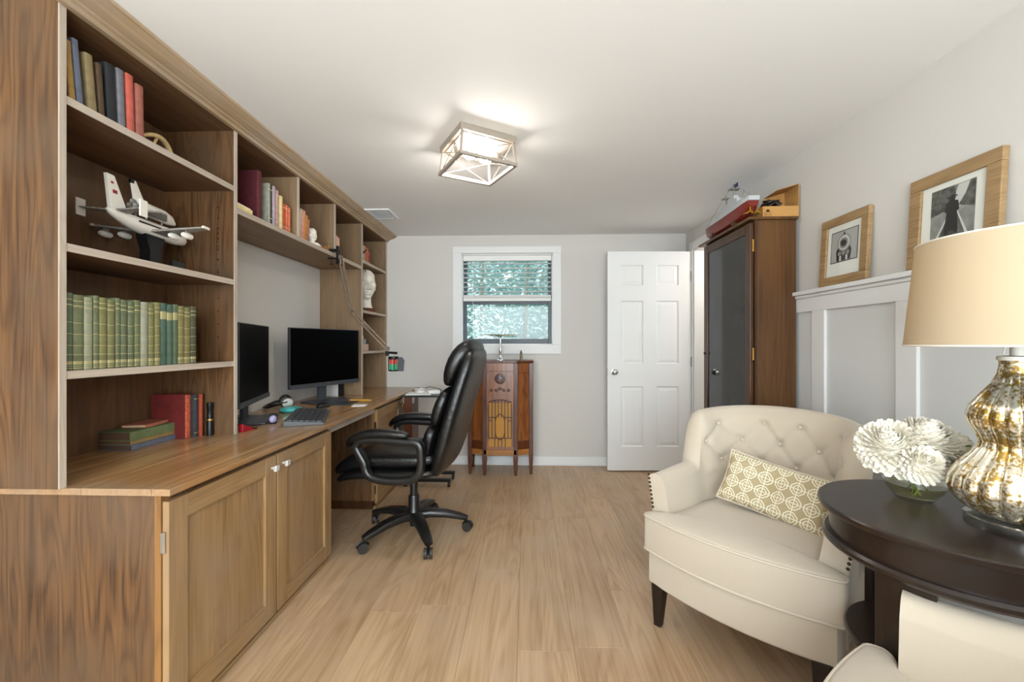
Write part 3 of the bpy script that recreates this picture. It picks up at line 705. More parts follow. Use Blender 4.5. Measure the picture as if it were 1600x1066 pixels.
# local: +x nose, -y right wing (toward viewer)
fz = .165
def rings(st, n=20): return [[(x, y0+ry*cos(2*pi*k/n), z+rz*sin(2*pi*k/n)) for k in range(n)] for x, y0, z, ry, rz in st]
MB().loft(rings([(-.205, 0, fz+.022, .004, .004), (-.19, 0, fz+.018, .014, .013), (-.12, 0, fz+.006, .026, .025), (-.05, 0, fz, .032, .031), (.12, 0, fz, .032, .032), (.155, 0, fz+.004, .030, .033), (.185, 0, fz-.002, .020, .022), (.2, 0, fz-.006, .006, .007)])).build('fuselage', 'modelwhite', ma, smooth='auto')
MB().box(-.10, -.0335, fz+.004, .13, -.0300, fz+.010).box(-.10, .0300, fz+.004, .13, .0335, fz+.010).build('stripe', 'label_dark', ma, split=True)
for s in (-1, 1):
    L_ = .240 if s < 0 else .178
    wg = MB().add([(.06, s*.025, fz-.018), (-.035, s*.025, fz-.018), (-.055, s*L_, fz-.003), (-.025, s*L_, fz-.003), (.06, s*.025, fz-.008), (-.035, s*.025, fz-.008), (-.055, s*L_, fz+.003), (-.025, s*L_, fz+.003)], [(0,1,2,3),(4,5,6,7),(0,1,5,4),(1,2,6,5),(2,3,7,6),(3,0,4,7)])
    wo = wg.build('wing', 'modelgrey', ma, bev=.001)
    B(-.060, s*L_-.004, fz-.004, -.022, s*L_+.004, fz+.005).build('wing_tip', 'modelwhite', wo)
    for q in (.095, .155):
        e = MB().lathe([(.006, -.030), (.011, -.022), (.0135, .0), (.012, .018), (.010, .020), (.008, .012), (.001, .010)], (.02-q*.25, s*q, fz-.028), 14, axis='X').build('engine', 'modelwhite', wo, smooth='auto')
        MB().box(-.012-q*.25+.02, s*q-.002, fz-.018, .012-q*.25+.02, s*q+.002, fz-.006).build('pylon', 'modelgrey', e)
    st = MB().add([(-.135, s*.015, fz+.022), (-.185, s*.015, fz+.022), (-.195, s*.105, fz+.028), (-.170, s*.105, fz+.028), (-.135, s*.015, fz+.028), (-.185, s*.015, fz+.028), (-.195, s*.105, fz+.032), (-.170, s*.105, fz+.032)], [(0,1,2,3),(4,5,6,7),(0,1,5,4),(1,2,6,5),(2,3,7,6),(3,0,4,7)]).build('tailplane', 'modelgrey', ma)
    B(-.200, s*.105, fz+.0, -.165, s*.110, fz+.062).build('end_plate', 'modelwhite', st, bev=.001)
def fin(x0, x1, x2, x3, z0, z1, t, y=0): return MB().prism([(x0, z0), (x1, z0), (x2, z1), (x3, z1)], 'Y', y-t, y+t)
f = fin(-.115, -.195, -.212, -.180, fz+.02, fz+.150, .0065).build('tail_fin', 'modelwhite', ma, bev=.0015)
MB().box(-.188, -.0068, fz+.085, -.168, .0068, fz+.098).box(-.196, -.0068, fz+.118, -.184, .0068, fz+.126).build('fin_mark', 'redplastic', f, split=True)
ob = MB().loft(rings([(-.075, 0, fz+.078, .024, .024), (-.04, 0, fz+.075, .026, .026), (.06, 0, fz+.074, .026, .026), (.10, 0, fz+.068, .022, .022), (.135, 0, fz+.060, .006, .008)])).build('orbiter_body', 'modelwhite', ma, smooth='auto')
MB().prism([(.06, -.022), (-.03, -.085), (-.07, -.085), (-.075, -.02), (-.075, .02), (-.07, .085), (-.03, .085), (.06, .022)], 'Z', fz+.050, fz+.056).build('orbiter_wing', 'modelgrey', ob)
of = fin(-.035, -.085, -.100, -.080, fz+.095, fz+.168, .004).build('orbiter_fin', 'modelwhite', ob)
B(-.104, -.0045, fz+.155, -.088, .0045, fz+.170).build('fin_cap', 'black', of)
for yy, zz in ((-.012, .072), (.012, .072), (0, .088)): MB().lathe([(.004, 0), (.009, -.018), (.010, -.020), (.001, -.012)], (-.072, yy, fz+zz), 12, axis='X').build('orbiter_nozzle', 'modelgrey', ob)
m = MB()
for xx, yy in ((-.05, -.02), (-.05, .02), (.06, 0)): m.cyl((xx, yy, fz+.028), (xx, yy, fz+.052), .003, n=6)
m.build('strut', 'modelgrey', ma, split=True)
MB().prism([(-.03, 0), (.03, 0), (.03, .075), (.045, .115), (.05, .137), (-.05, .137), (-.045, .115), (-.03, .075)], 'Y', -.02, .02).build('stand_column', 'black', ma)
MB().box(-.06, -.075, 0, .06, .06, .012).build('stand_base', 'black', ma, bev=.002)
MB().prism([(-.105, .0), (-.085, .0), (-.095, .035), (-.105, .035)], 'X', -.03, .04).build('name_plate', 'black', ma)
# ---------------------------------------------------------------- monitors
def monitor(label, a, b, zb_, zt_, base_off):
    a, b = Vector((a[0], a[1], 0)), Vector((b[0], b[1], 0)); mid = (a+b)/2; W = (b-a).length; rz = atan2((b-a).y, (b-a).x)
    o = empty('monitor', (mid.x, mid.y, ZW), rz, label, 'monitor'); h0, h1 = zb_-ZW, zt_-ZW   # local: x along width, screen faces -y
    B(-W/2, 0, h0, W/2, .022, h1).build('housing', 'bezel', o, bev=.003)
    B(-W/2+.006, -.001, h0+.030, W/2-.006, .004, h1-.006).build('screen', 'screen', o)
    bz = B(-W/2, -.006, h0, W/2, .001, h0+.028).build('lower_bezel', 'greyplastic', o, bev=.002)
    MB().cyl((0, -.0062, h0+.014), (0, -.0068, h0+.014), .005, n=14).build('badge', 'steel', bz)
    B(-.10, .022, h0+.10, .10, .055, h1-.10).build('rear_bulge', 'bezel', o, bev=.01)
    B(-.035, .045, .010, .035, .070, h0+.2).build('stand_neck', 'greyplastic', o, bev=.004)
    B(-.15, -.085, 0, .15, .105, .012).build('stand_foot', 'greyplastic', o, bev=.004)
    return o
monitor('black widescreen monitor standing in front of the far tower', (-1.60, 2.765), (-1.375, 3.375), .885, 1.310, 0)
monitor('black monitor partly hidden behind the near bookcase post', (-1.435, 2.035), (-1.612, 2.555), .870, 1.308, 0)
# ---------------------------------------------------------------- desk things
kb = empty('keyboard', (-1.262, 2.375, ZW), radians(22), 'dark grey computer keyboard lying on the worktop', 'keyboard')
MB().prism([(-.095, .0), (.10, .0), (.10, .010), (.088, .014), (-.095, .030)], 'Y', -.235, .235).build('case', 'keyboard', kb, bev=.002)
m = MB()
for r in range(6):
    n = (18, 17, 17, 16, 15, 9)[r]; xx = -.080+r*.0285; zz = .0285-(xx+.095)*.083
    for k in range(n):
        y0 = -.222+.444*k/n; y1 = y0+.444/n-.004
        m.box(xx, y0, zz-.004, xx+.022, y1, zz+.006)
m.build('keys', 'keys', kb, kind='stuff')
MB().box(.012, -.150, .008, .018, -.146, .022).build('feet', 'black', kb)
ms = empty('computer_mouse', (-1.385, 2.80, ZW), radians(70), 'black and blue computer mouse beyond the keyboard', 'mouse')
MB().ball((0, 0, .008), 1, 20, 12, (.056, .032, .026)).build('shell', 'black', ms, smooth=True)
MB().tube([(-.05, .0, .006), (-.02, .031, .008), (.03, .028, .008), (.05, .0, .008)], .004, 8).build('blue_grip', 'navy', ms, smooth=True)
MB().cyl((.028, -.003, .030), (.028, .003, .030), .007, n=12).build('wheel', 'greyplastic', ms)
for o in ms.children: 
    if o.name.startswith('shell'):
        for v in o.data.vertices: v.co.z = max(v.co.z, 0)
mp_ = MB().prism([(-.09, -.11), (.09, -.11), (.09, .11), (-.09, .11)], 'Z', 0, .0022).build('mouse_pad', 'greyplastic'); mp_.location = (-1.34, 2.99, ZW); tag(mp_, 'thin grey mouse pad between mouse and notepaper', 'mouse pad')
hp = empty('headphones', (-1.605, 2.735, ZW), radians(35), 'black over-ear headphones with silver cup lying behind teal dish', 'headphones')
MB().lathe([(.001, -.012), (.030, -.012), (.038, -.004), (.040, .008), (.034, .018), (.001, .022)], (0, -.07, .045), 22, axis='Y').build('ear_cup', 'steel', hp, smooth='auto')
MB().lathe([(.020, .0), (.036, .004), (.042, .014), (.036, .024), (.018, .026)], (0, -.052, .045), 22, axis='Y').build('ear_pad', 'black', hp, smooth='auto')
MB().lathe([(.001, -.02), (.034, -.018), (.040, -.006), (.040, .010), (.001, .014)], (0, .075, .045), 22, axis='Y').build('ear_cup', 'black', hp, smooth='auto')
MB().tube([(0, -.075, .05), (-.06, -.075, .04), (-.11, -.05, .022), (-.128, 0, .016), (-.11, .05, .022), (-.06, .08, .04), (0, .08, .05)], .011, 8, flat=(.5, 1)).build('headband', 'black', hp, smooth=True)
td = empty('teal_dish', (-1.498, 2.60, ZW), radians(20), 'small teal rounded dish beside the keyboard', 'dish')
MB().lathe([(.001, .0), (.045, 0), (.062, .010), (.064, .020), (.058, .027), (.040, .030), (.030, .026), (.001, .024)], (0,0,0), 28).build('dish', 'teal', td, smooth=True)
wc = empty('webcam', (-1.375, 2.215, ZW), radians(-20), 'small round lilac camera gadget with a wire ring near keyboard', 'webcam')
MB().ball((0, 0, .024), .021, 16, 10, (.8, 1, 1)).build('lens_ball', 'lilac', wc, smooth=True)
MB().tube([(0, .029*cos(2*pi*k/20), .029+.027*sin(2*pi*k/20)) for k in range(20)], .0022, 6, closed=True).build('wire_ring', 'black', wc, smooth=True)
MB().lathe([(.018, 0), (.018, .004), (.008, .008)], (0,0,0), 14).build('foot', 'black', wc)
cb = MB().tube([(-1.405, 2.22, ZW+.004), (-1.415, 2.17, ZW+.003), (-1.44, 2.13, ZW+.003), (-1.455, 2.10, ZW+.003), (-1.43, 2.08, ZW+.003)], .0025, 6).build('gadget_cable', 'black', smooth=True); tag(cb, 'thin black cable running from lilac gadget under the left monitor', 'cable')
rw = empty('red_wedge', (-1.392, 2.035, ZW), radians(85), 'small red wedge with black tip beside the near tower post', 'tool')
MB().prism([(-.045, 0), (.035, 0), (.02, .012), (-.045, .040)], 'Y', -.012, .012).build('body', 'redplastic', rw, bev=.002)
MB().prism([(.018, 0), (.055, 0), (.0555, .003), (.02, .013)], 'Y', -.011, .011).build('tip', 'black', rw)
npd = B(-.045, -.045, 0, .045, .045, .003).build('notepaper', 'paper'); npd.location = (-1.168, 2.885, ZW); npd.rotation_euler = (0, 0, .15); tag(npd, 'small white square of notepaper on the worktop', 'paper')
pc = empty('pencil', (-1.262, 3.13, ZW+.0045), radians(2), 'yellow pencil lying on the worktop beyond the notepaper', 'pencil')
MB().cyl((-.08, 0, 0), (.07, 0, 0), .0042, n=6).build('shaft', 'pencil', pc)
MB().cyl((.07, 0, 0), (.088, 0, 0), .0042, .0008, n=6).build('tip', 'pages', pc)
MB().cyl((-.09, 0, 0), (-.08, 0, 0), .0042, n=8).build('eraser', 'mic_red', pc)
rt = empty('white_router', (-1.60, 3.405, ZW), radians(-20), 'white upright box device behind the right monitor', 'router')
B(-.075, -.018, .006, .075, .018, .105).build('body', 'paper', rt, bev=.006)
B(-.08, -.03, 0, .08, .03, .006).build('foot', 'paper', rt, bev=.002)
B(.078, -.028, 0, .084, .028, .125).build('dark_end', 'black', rt)
# ---------------------------------------------------------------- swing-arm mount clamped to the bridge
sa_ = empty('swing_arm', (-1.365, 2.945, 1.80), 0, 'metal swing arm clamped to the bridge shelf, holding a small lantern-like microphone', 'arm')
B(-.022, -.022, .058, .022, .022, .070).build('clamp_jaw', 'blackmetal', sa_)
MB().box(.006, -.014, -.03, .022, .014, .10).box(-.055, -.014, .066, .010, .014, .078).box(-.055, -.014, .006, .010, .014, .016).cyl((-.03, 0, -.03), (-.03, 0, .008), .005, n=10).cyl((-.045, 0, -.03), (-.015, 0, -.03), .004, n=8).build('clamp', 'blackmetal', sa_, bev=.001)
E0 = Vector((.03, .005, .02)); E1 = Vector((.085, .045, -.355)); E2 = Vector((.350, .06, -.635))
MB().cyl((.03, .005, -.03), (.03, .005, .03), .008, n=12).build('pivot', 'armsteel', sa_, smooth='auto')
for q, (p, r) in enumerate(((E0, E1), (E1, E2))):
    d = (r-p).normalized(); nrm = d.cross(Vector((0, 1, 0))).normalized()*.014
    ab = MB()
    for s in (-1, 1): ab.tube([p+nrm*s+d*.01, r+nrm*s*.8-d*.01], .0058, 4)
    ao = ab.build('arm_bar', 'armsteel', sa_, split=True)
    MB().tube([p+d*.06+nrm*.4, p+d*.2], .006, 8).build('spring', 'armsteel', ao)
for e in (E0, E1, E2): MB().cyl((e.x, e.y-.012, e.z), (e.x, e.y+.012, e.z), .017, n=14).build('joint', 'armsteel', sa_, smooth='auto')
hd_ = MB().box(E2.x-.01, E2.y-.012, E2.z-.055, E2.x+.012, E2.y+.012, E2.z-.02).cyl((E2.x, E2.y, E2.z-.03), (E2.x+.075, E2.y, E2.z-.035), .009, n=10).build('head_bracket', 'blackmetal', sa_)
hc = (E2.x+.048, E2.y, E2.z-.115)
MB().lathe([(.027, .0), (.027, .04)], (hc[0], hc[1], hc[2]-.04), 18).build('mic_green_half', 'mic_green', sa_, smooth='auto')
MB().lathe([(.027, .0), (.027, .035)], (hc[0], hc[1], hc[2]), 18).build('mic_red_half', 'mic_red', sa_, smooth='auto')
m = MB().lathe([(.03, -.052), (.036, -.05), (.036, -.042), (.03, -.04)], hc, 18).lathe([(.03, .036), (.036, .038), (.036, .056), (.001, .058)], hc, 18)
for k in range(4): m.box(hc[0]+.034*cos(k*pi/2+.4)-.003, hc[1]+.034*sin(k*pi/2+.4)-.003, hc[2]-.045, hc[0]+.034*cos(k*pi/2+.4)+.003, hc[1]+.034*sin(k*pi/2+.4)+.003, hc[2]+.045)
m.build('mic_cage', 'blackmetal', sa_)
MB().prism([(hc[0]+.044, hc[2]-.05), (hc[0]+.082, hc[2]-.05), (hc[0]+.088, hc[2]+.03), (hc[0]+.07, hc[2]+.052), (hc[0]+.044, hc[2]+.052)], 'Y', hc[1]-.03, hc[1]-.024).build('filter_plate', 'greyplastic', sa_)
# ---------------------------------------------------------------- rolling stand next to the far cabinet
rs = empty('rolling_stand', (-.86, 3.56, 0), 0, 'small rolling stand with black top behind the office chair', 'stand')
B(-.175, -.13, .752, .175, .16, .768).build('top', 'black', rs, bev=.003)
B(-.165, -.10, .055, -.095, .10, .752).build('column', 'radio_dark', rs, bev=.002)
MB().box(-.17, -.115, .70, -.160, -.08, .75).box(-.09, -.115, .70, -.08, -.08, .75).build('bracket', 'steel', rs, split=True)
m = MB().box(-.17, -.12, .045, .23, -.085, .07).box(-.17, .085, .045, .23, .12, .07).box(-.17, -.085, .045, -.13, .085, .07); m.build('base', 'blackmetal', rs, bev=.003)
for xx in (-.15, .215):
    for yy in (-.10, .10): 
        c = MB().cyl((xx-.009, yy, .022), (xx+.009, yy, .022), .022, n=14).build('caster', 'black', rs, smooth='auto'); B(xx-.006, yy-.006, .02, xx+.006, yy+.006, .046).build('caster_fork', 'steel', c)
pp = empty('paper_stack', (-.90, 3.52, .7685), radians(4), 'white papers lying on the rolling stand', 'paper')
for k in range(3): B(-.11, -.08, k*.004, .10, .10, k*.004+.003).build('sheet', 'paper', pp)
wcab = MB().tube([(-.90+.035*cos(t*.5)+.01*sin(t*1.7), 3.50+.03*sin(t*.5), .785+.012*sin(t*.23)+.0006*t) for t in range(40)], .004, 6).build('coiled_cable', 'paper', smooth=True); tag(wcab, 'coiled white cable on the papers of the rolling stand', 'cable')
ad_ = empty('power_adapter', (-.80, 3.56, .7685), radians(30), 'white power adapter on the rolling stand by chair back', 'adapter')
B(-.05, -.04, 0, .05, .04, .030).build('body', 'paper', ad_, bev=.006); B(.05, -.006, .01, .065, .006, .02).build('plug', 'greyplastic', ad_)
bc = MB().tube([(-1.0, 3.62, .772), (-.95, 3.66, .79), (-.86, 3.68, .815), (-.77, 3.66, .80), (-.71, 3.62, .772)], .003, 6).build('black_cable', 'black', smooth=True); tag(bc, 'thin black cable arching over the rolling stand', 'cable')
# ================================================================ far wall: old radio cabinet
rc = empty('radio_cabinet', (-.236, 3.80, 0), 0, 'antique wooden floor radio cabinet under the far window', 'radio')
# local: x across, front faces -y, wall side +y
Hh = 1.045
MB().prism([(-.305, .27), (-.305, .02), (-.278, .0), (-.150, -.045), (.150, -.045), (.278, .0), (.305, .02), (.305, .27)], 'Z', 1.022, Hh).build('top', 'radio_dark', rc, bev=.004)
for s in (-1, 1):
    B(s*.300, .01, .19, s*.262, .05, 1.022).build('corner_post', 'radio_dark', rc, bev=.003)
    B(s*.300, .05, .19, s*.290, .26, 1.022).build('side_panel', 'radio_wood', rc)
    p = MB().prism([(s*.264, .030), (s*.264, .020), (s*.158, -.022), (s*.158, -.010)], 'Z', .315, 1.022).build('canted_panel', 'radio_wood', rc)
    MB().prism([(s*.264, .0195), (s*.264, .0175), (s*.158, -.0255), (s*.158, -.0235)], 'Z', .235, .315).build('lower_block', 'radio_dark', p)
    MB().prism([(s*.264, .0195), (s*.264, .0185), (s*.158, -.0235), (s*.158, -.0235+.0005)], 'Z', .93, .935).build('inlay', 'radio_dark', p)
    B(s*.162, -.040, .19, s*.122, .0, 1.022).build('pilaster', 'radio_dark', rc, bev=.003)
    MB().prism([(s*.300, .05), (s*.300, .012), (s*.262, .012), (s*.150, -.034), (s*.150, .05)], 'Z', .185, .235).build('base_rail', 'radio_base', rc, bev=.003)
    for (xx, yy, w0) in ((s*.141, -.022, .022), (s*.281, .030, .020), (s*.281, .24, .020)):
        MB().loft([[(xx-w, yy-w, z), (xx+w, yy-w, z), (xx+w, yy+w, z), (xx-w, yy+w, z)] for w, z in ((w0*.55, 0), (w0*.95, .13), (w0*1.0, .15), (w0, .19))]).build('leg', 'radio_dark', rc, bev=.002)
B(-.122, -.032, .235, .122, -.004, 1.022).build('front_board', 'radio_wood', rc)
B(-.150, -.040, .185, .150, .0, .235).build('base_rail', 'radio_base', rc, bev=.003)
B(-.29, .05, .19, .29, .26, .20).build('bottom_board', 'radio_dark', rc)
B(-.122, -.036, .945, .122, -.032, .951).build('inlay', 'radio_dark', rc)
MB().lathe([(.050, -.034), (.048, -.045), (.038, -.046), (.036, -.036)], (0, 0, .882), 30, axis='Y').build('dial_bezel', 'radio_dark', rc, smooth='auto')
mat('dial', '#6f6266', .25, noise=.4, nscale=60); MB().lathe([(.001, -.042), (.03, -.040), (.037, -.034)], (0, 0, .882), 30, axis='Y').build('dial_glass', 'dial', rc, smooth='auto')
for xx, zz in ((-.078, .777), (-.034, .777), (.0, .793), (.034, .777), (.078, .777)): MB().lathe([(.014, -.030), (.0135, -.046), (.010, -.052), (.001, -.053)], (xx, 0, zz), 16, axis='Y').build('tuning_knob', 'radio_dark', rc, smooth='auto')
# speaker grille: cloth plus fretwork bars with arched tops
B(-.103, -.0335, .262, .103, -.032, .66).build('speaker_cloth', 'grille_cloth', rc)
top = lambda x: .645+.065*sqrt(max(0, 1-(x/.13)**2))-.02
xs = [-.103, -.072, -.044, -.015, .015, .044, .072, .103]
for xx in xs: B(xx-.0045, -.040, .345 if abs(xx) > .03 else .53, xx+.0045, -.033, top(xx)-.012).build('fret_bar', 'radio_dark', rc)
for a, b in zip(xs, xs[1:]):
    c = (a+b)/2; r = (b-a)/2; zt_ = top(c)-.012
    MB().tube([(c+r*cos(t*pi/8), -.0365, zt_+r*.9*sin(t*pi/8)) for t in range(9)], .0045, 6).build('fret_arch', 'radio_dark', rc)
MB().tube([(.044*cos(2*pi*t/28), -.0365, .445+(.115 if t > 0 else .115)*math.copysign(abs(sin(2*pi*t/28))**.6, sin(2*pi*t/28))) for t in range(28)], .004, 6, closed=True).build('fret_oval', 'radio_dark', rc)
B(-.103, -.040, .338, .103, -.033, .346).build('fret_rail', 'radio_dark', rc)
for xx in (-.048, -.016, .016, .048): B(xx-.004, -.040, .262, xx+.004, -.033, .338).build('fret_bar', 'radio_dark', rc)
for zz in (.50, .53): 
    for s in (-1, 1): B(s*.103, -.040, zz-.004+(0 if s < 0 else 0), s*(.072 if zz < .52 else .044), -.033, zz+.004).build('fret_bar', 'radio_dark', rc)
# model plane on chrome stand and a bullet-shaped thing on the radio
mp = empty('model_bomber', (-.236, 3.82, Hh-.001), 0, 'small bronze four engine model bomber on chrome stand above radio', 'model')
MB().lathe([(.001, 0), (.034, 0), (.034, .006), (.018, .014), (.010, .03), (.009, .05), (.016, .085), (.013, .12), (.007, .15), (.006, .203)], (0,0,0), 20).build('stand', 'chrome', mp, smooth='auto')
mat('bronze', '#6b6147', .35, metal=.7)
MB().loft(rings([(-.09, 0, .196, .003, .004), (-.05, 0, .19, .009, .010), (.04, 0, .188, .012, .013), (.085, 0, .188, .003, .003)], 14)).rot(Matrix.Rotation(-pi/2, 3, 'Z')).build('fuselage', 'bronze', mp, smooth='auto')
MB().add([(-.008, .0, .186), (-.18, .008, .200), (-.18, -.012, .200), (0, -.035, .186), (.18, -.012, .200), (.18, .008, .200), (-.008, .0, .191), (-.18, .008, .203), (-.18, -.012, .203), (0, -.035, .192), (.18, -.012, .203), (.18, .008, .203)], [(0,1,2,3,4,5), (6,7,8,9,10,11)]+[(k, (k+1) % 6, 6+(k+1) % 6, 6+k) for k in range(6)]).build('wing', 'bronze', mp)
for xx in (-.115, -.055, .055, .115):
    zz = .190+abs(xx)*.07; e = MB().cyl((xx, .0, zz), (xx, -.045, zz), .006, .005, 10).build('engine', 'bronze', mp)
    MB().box(xx-.022, -.047, zz-.0015, xx+.022, -.0455, zz+.0015).rot(Matrix.Translation((xx, 0, zz)) @ Matrix.Rotation(.7, 4, 'Y') @ Matrix.Translation((-xx, 0, -zz))).build('propeller', 'bronze', e)
MB().box(-.06, .075, .192, .06, .09, .195).box(-.0015, .07, .192, .0015, .09, .222).build('tailplane', 'bronze', mp)
for o_ in mp.children:
    if not o_.name.startswith('stand'): o_.location.z += .036
bt = empty('brass_cartridge', (-.045, 3.80, Hh), 0, 'slim upright bullet-shaped brass piece on the radio cabinet', 'ornament')
MB().lathe([(.001, 0), (.012, 0), (.012, .055), (.010, .062)], (0,0,0), 14).build('case', 'bronze', bt, smooth='auto'); MB().lathe([(.010, .062), (.010, .07), (.006, .088), (.001, .096)], (0,0,0), 14).build('tip', 'radio_dark', bt, smooth='auto')
# ================================================================ gun cabinet
gx0, gx1, gy0, gy1, gz1 = 1.285, 1.535, 2.42, 3.05, 1.905
gcab = empty('display_cabinet', (0, 0, 0), 0, 'tall dark brown gun cabinet with smoked glass door', 'cabinet')
B(gx0+.035, gy0, .0, gx1, gy0+.018, gz1).build('side_panel', 'cab_wood', gcab, bev=.001)
B(gx0+.035, gy1-.018, .0, gx1, gy1, gz1).build('side_panel', 'cab_wood', gcab, bev=.001)
B(gx1-.008, gy0+.018, .0, gx1, gy1-.018, gz1).build('back_panel', 'cab_dark', gcab)
B(gx0-.02, gy0-.018, gz1, gx1+.005, gy1+.05, gz1+.016).build('top', 'cab_wood', gcab, bev=.004)
B(gx0+.035, gy0+.018, .08, gx1-.008, gy1-.018, .10).build('bottom_board', 'cab_dark', gcab)
MB().prism([(gx0-.03, 0), (gx1, 0), (gx1, .26), (gx0+.034, .26)], 'Y', gy0-.02, gy1+.02).build('plinth', 'cab_dark', gcab, bev=.003)
m = MB().box(gx0+.020, gy0, .26, gx0+.035, gy0+.03, gz1).box(gx0+.020, gy1-.03, .26, gx0+.035, gy1, gz1); m.build('face_frame', 'cab_dark', gcab, split=True)
d0, d1, dz0, dz1, st_ = gy0+.006, gy1-.006, .275, gz1-.012, .055
gd = MB().box(gx0-.004, d0, dz0, gx0+.016, d0+st_, dz1).box(gx0-.004, d1-st_, dz0, gx0+.016, d1, dz1).box(gx0-.004, d0+st_, dz1-st_, gx0+.016, d1-st_, dz1).box(gx0-.004, d0+st_, dz0, gx0+.016, d1-st_, dz0+st_).build('door', 'cab_dark', gcab, bev=.003)
B(gx0+.004, d0+st_, dz0+st_, gx0+.008, d1-st_, dz1-st_).build('door_glass', 'smoked', gd)
for hz in (1.76, 1.14, .45): MB().cyl((gx0+.010, d0-.006, hz-.035), (gx0+.010, d0-.006, hz+.035), .006, n=10).build('hinge', 'brass', gd)
MB().cyl((gx0-.006, d1-.03, 1.13), (gx0-.016, d1-.03, 1.13), .008, n=12).build('lock', 'blackmetal', gd)
rk = B(gx0+.12, gy0+.05, 1.36, gx0+.16, gy1-.05, 1.385).build('barrel_rack', 'radio_base', gcab)
for k in range(4): MB().box(gx0+.105, gy0+.12+k*.11, 1.355, gx0+.121, gy0+.165+k*.11, 1.39).build('rack_pad', 'mic_red', rk)
for k, (yy, lb) in enumerate(((2.58, 'long dark rifle standing nearest the hinge in the glass cabinet'), (2.72, 'scoped rifle standing in the middle of the glass cabinet'), (2.86, 'rifle with a pale stock standing at far side of glass cabinet'))):
    rf = empty('rifle', (gx0+.115, yy, .10), 0, lb, 'rifle', 'rifles in the glass cabinet'); rf.rotation_euler = (0, radians(-1), 0)
    MB().cyl((0, 0, .55), (-.02, 0, 1.32-.06*k), .009, .007, 10).build('barrel', 'steel' if k == 1 else 'greyplastic', rf)
    MB().loft([[(-.045*w, -.018, z), (.03*w, -.018, z), (.03*w, .018, z), (-.045*w, .018, z)] for w, z in ((1.0, 0), (.9, .12), (.45, .3), (.55, .42), (.4, .75))]).build('stock', ['cab_wood', 'radio_wood', 'frame_wood'][k], rf, bev=.006)
    if k == 1: MB().cyl((-.045, 0, .52), (-.05, 0, .74), .014, n=12).build('scope', 'black', rf)
# ship model on top
zt_ = gz1+.016
sh = empty('model_ship', (1.299, 2.565, zt_), radians(90), 'red hulled model ship with gold propellers on top of cabinet', 'model')
# local: +x bow (far), stern near the viewer
def hull(n0):
    secs = []
    for x, w, zb_, zt2 in ((-.14, .030, .066, .100), (-.10, .040, .034, .094), (-.02, .046, .016, .086), (.15, .048, .010, .080), (.32, .044, .012, .080), (.42, .026, .018, .088), (.475, .003, .05, .098)):
        secs.append([(x, w*cx, zb_+(zt2-zb_)*cz) for cx, cz in ((-1, 1), (-1, .55), (-.72, .15), (0, 0), (.72, .15), (1, .55), (1, 1))])
    return MB().loft(secs)
hull(0).build('hull', 'hullred', sh, smooth='auto')
MB().loft([[(x, -w, z), (x, w, z), (x, w, z+.024), (x, -w, z+.024)] for x, w, z in ((-.15, .031, .1), (-.10, .041, .094), (-.02, .047, .086), (.15, .049, .080), (.32, .045, .080), (.42, .028, .088), (.485, .004, .098))]).build('upper_hull', 'hullgrey', sh)
m = MB().box(-.06, -.024, .102, .30, .024, .140).box(.01, -.020, .140, .22, .020, .168).box(.05, -.015, .168, .13, .015, .195)
m.build('superstructure', 'hullgrey', sh)
m = MB().cyl((.08, 0, .19), (.085, 0, .275), .006, .003, 8).cyl((.18, 0, .165), (.183, 0, .245), .005, .003, 8).box(.06, -.03, .240, .10, .03, .244).box(.165, -.024, .215, .20, .024, .219).cyl((-.03, 0, .14), (-.03, 0, .20), .003, n=6).tube([(-.13, 0, .125), (-.03, 0, .198), (.085, 0, .272), (.183, 0, .243), (.46, 0, .125)], .0012, 5); m.build('mast', 'modelgrey', sh, split=True)
B(.035, -.002, .245, .075, .002, .270).build('flag', 'navy', sh)
for xx in (-.09, .34):
    g_ = MB().cyl((xx, 0, .105), (xx, 0, .125), .016, n=12).build('turret', 'modelgrey', sh)
    MB().cyl((xx, -.006, .12), (xx+(.05 if xx > 0 else -.05), -.006, .126), .0025, n=6).cyl((xx, .006, .12), (xx+(.05 if xx > 0 else -.05), .006, .126), .0025, n=6).build('gun_barrel', 'black', g_, split=True)
for s in (-1, 1):
    for k in range(3):
        p = MB(); 
        p.box(-.146, s*.020-.004, .035, -.143, s*.020+.004, .062); p.rot(Matrix.Translation((0, s*.020, .036)) @ Matrix.Rotation(k*2.09, 4, 'X') @ Matrix.Translation((0, -s*.020, -.036))); p.build('propeller_blade', 'gold', sh)
    MB().cyl((-.15, s*.020, .036), (-.06, s*.024, .042), .005, n=8).build('propeller_shaft', 'gold', sh)
B(-.135, -.003, .02, -.115, .003, .066).build('rudder', 'hullred', sh)
for xx in (.02, .30): MB().prism([(-.045, 0), (.045, 0), (.04, .030), (.02, .014), (-.02, .014), (-.04, .030)], 'X', xx-.008, xx+.008).build('cradle', 'cab_dark', sh)
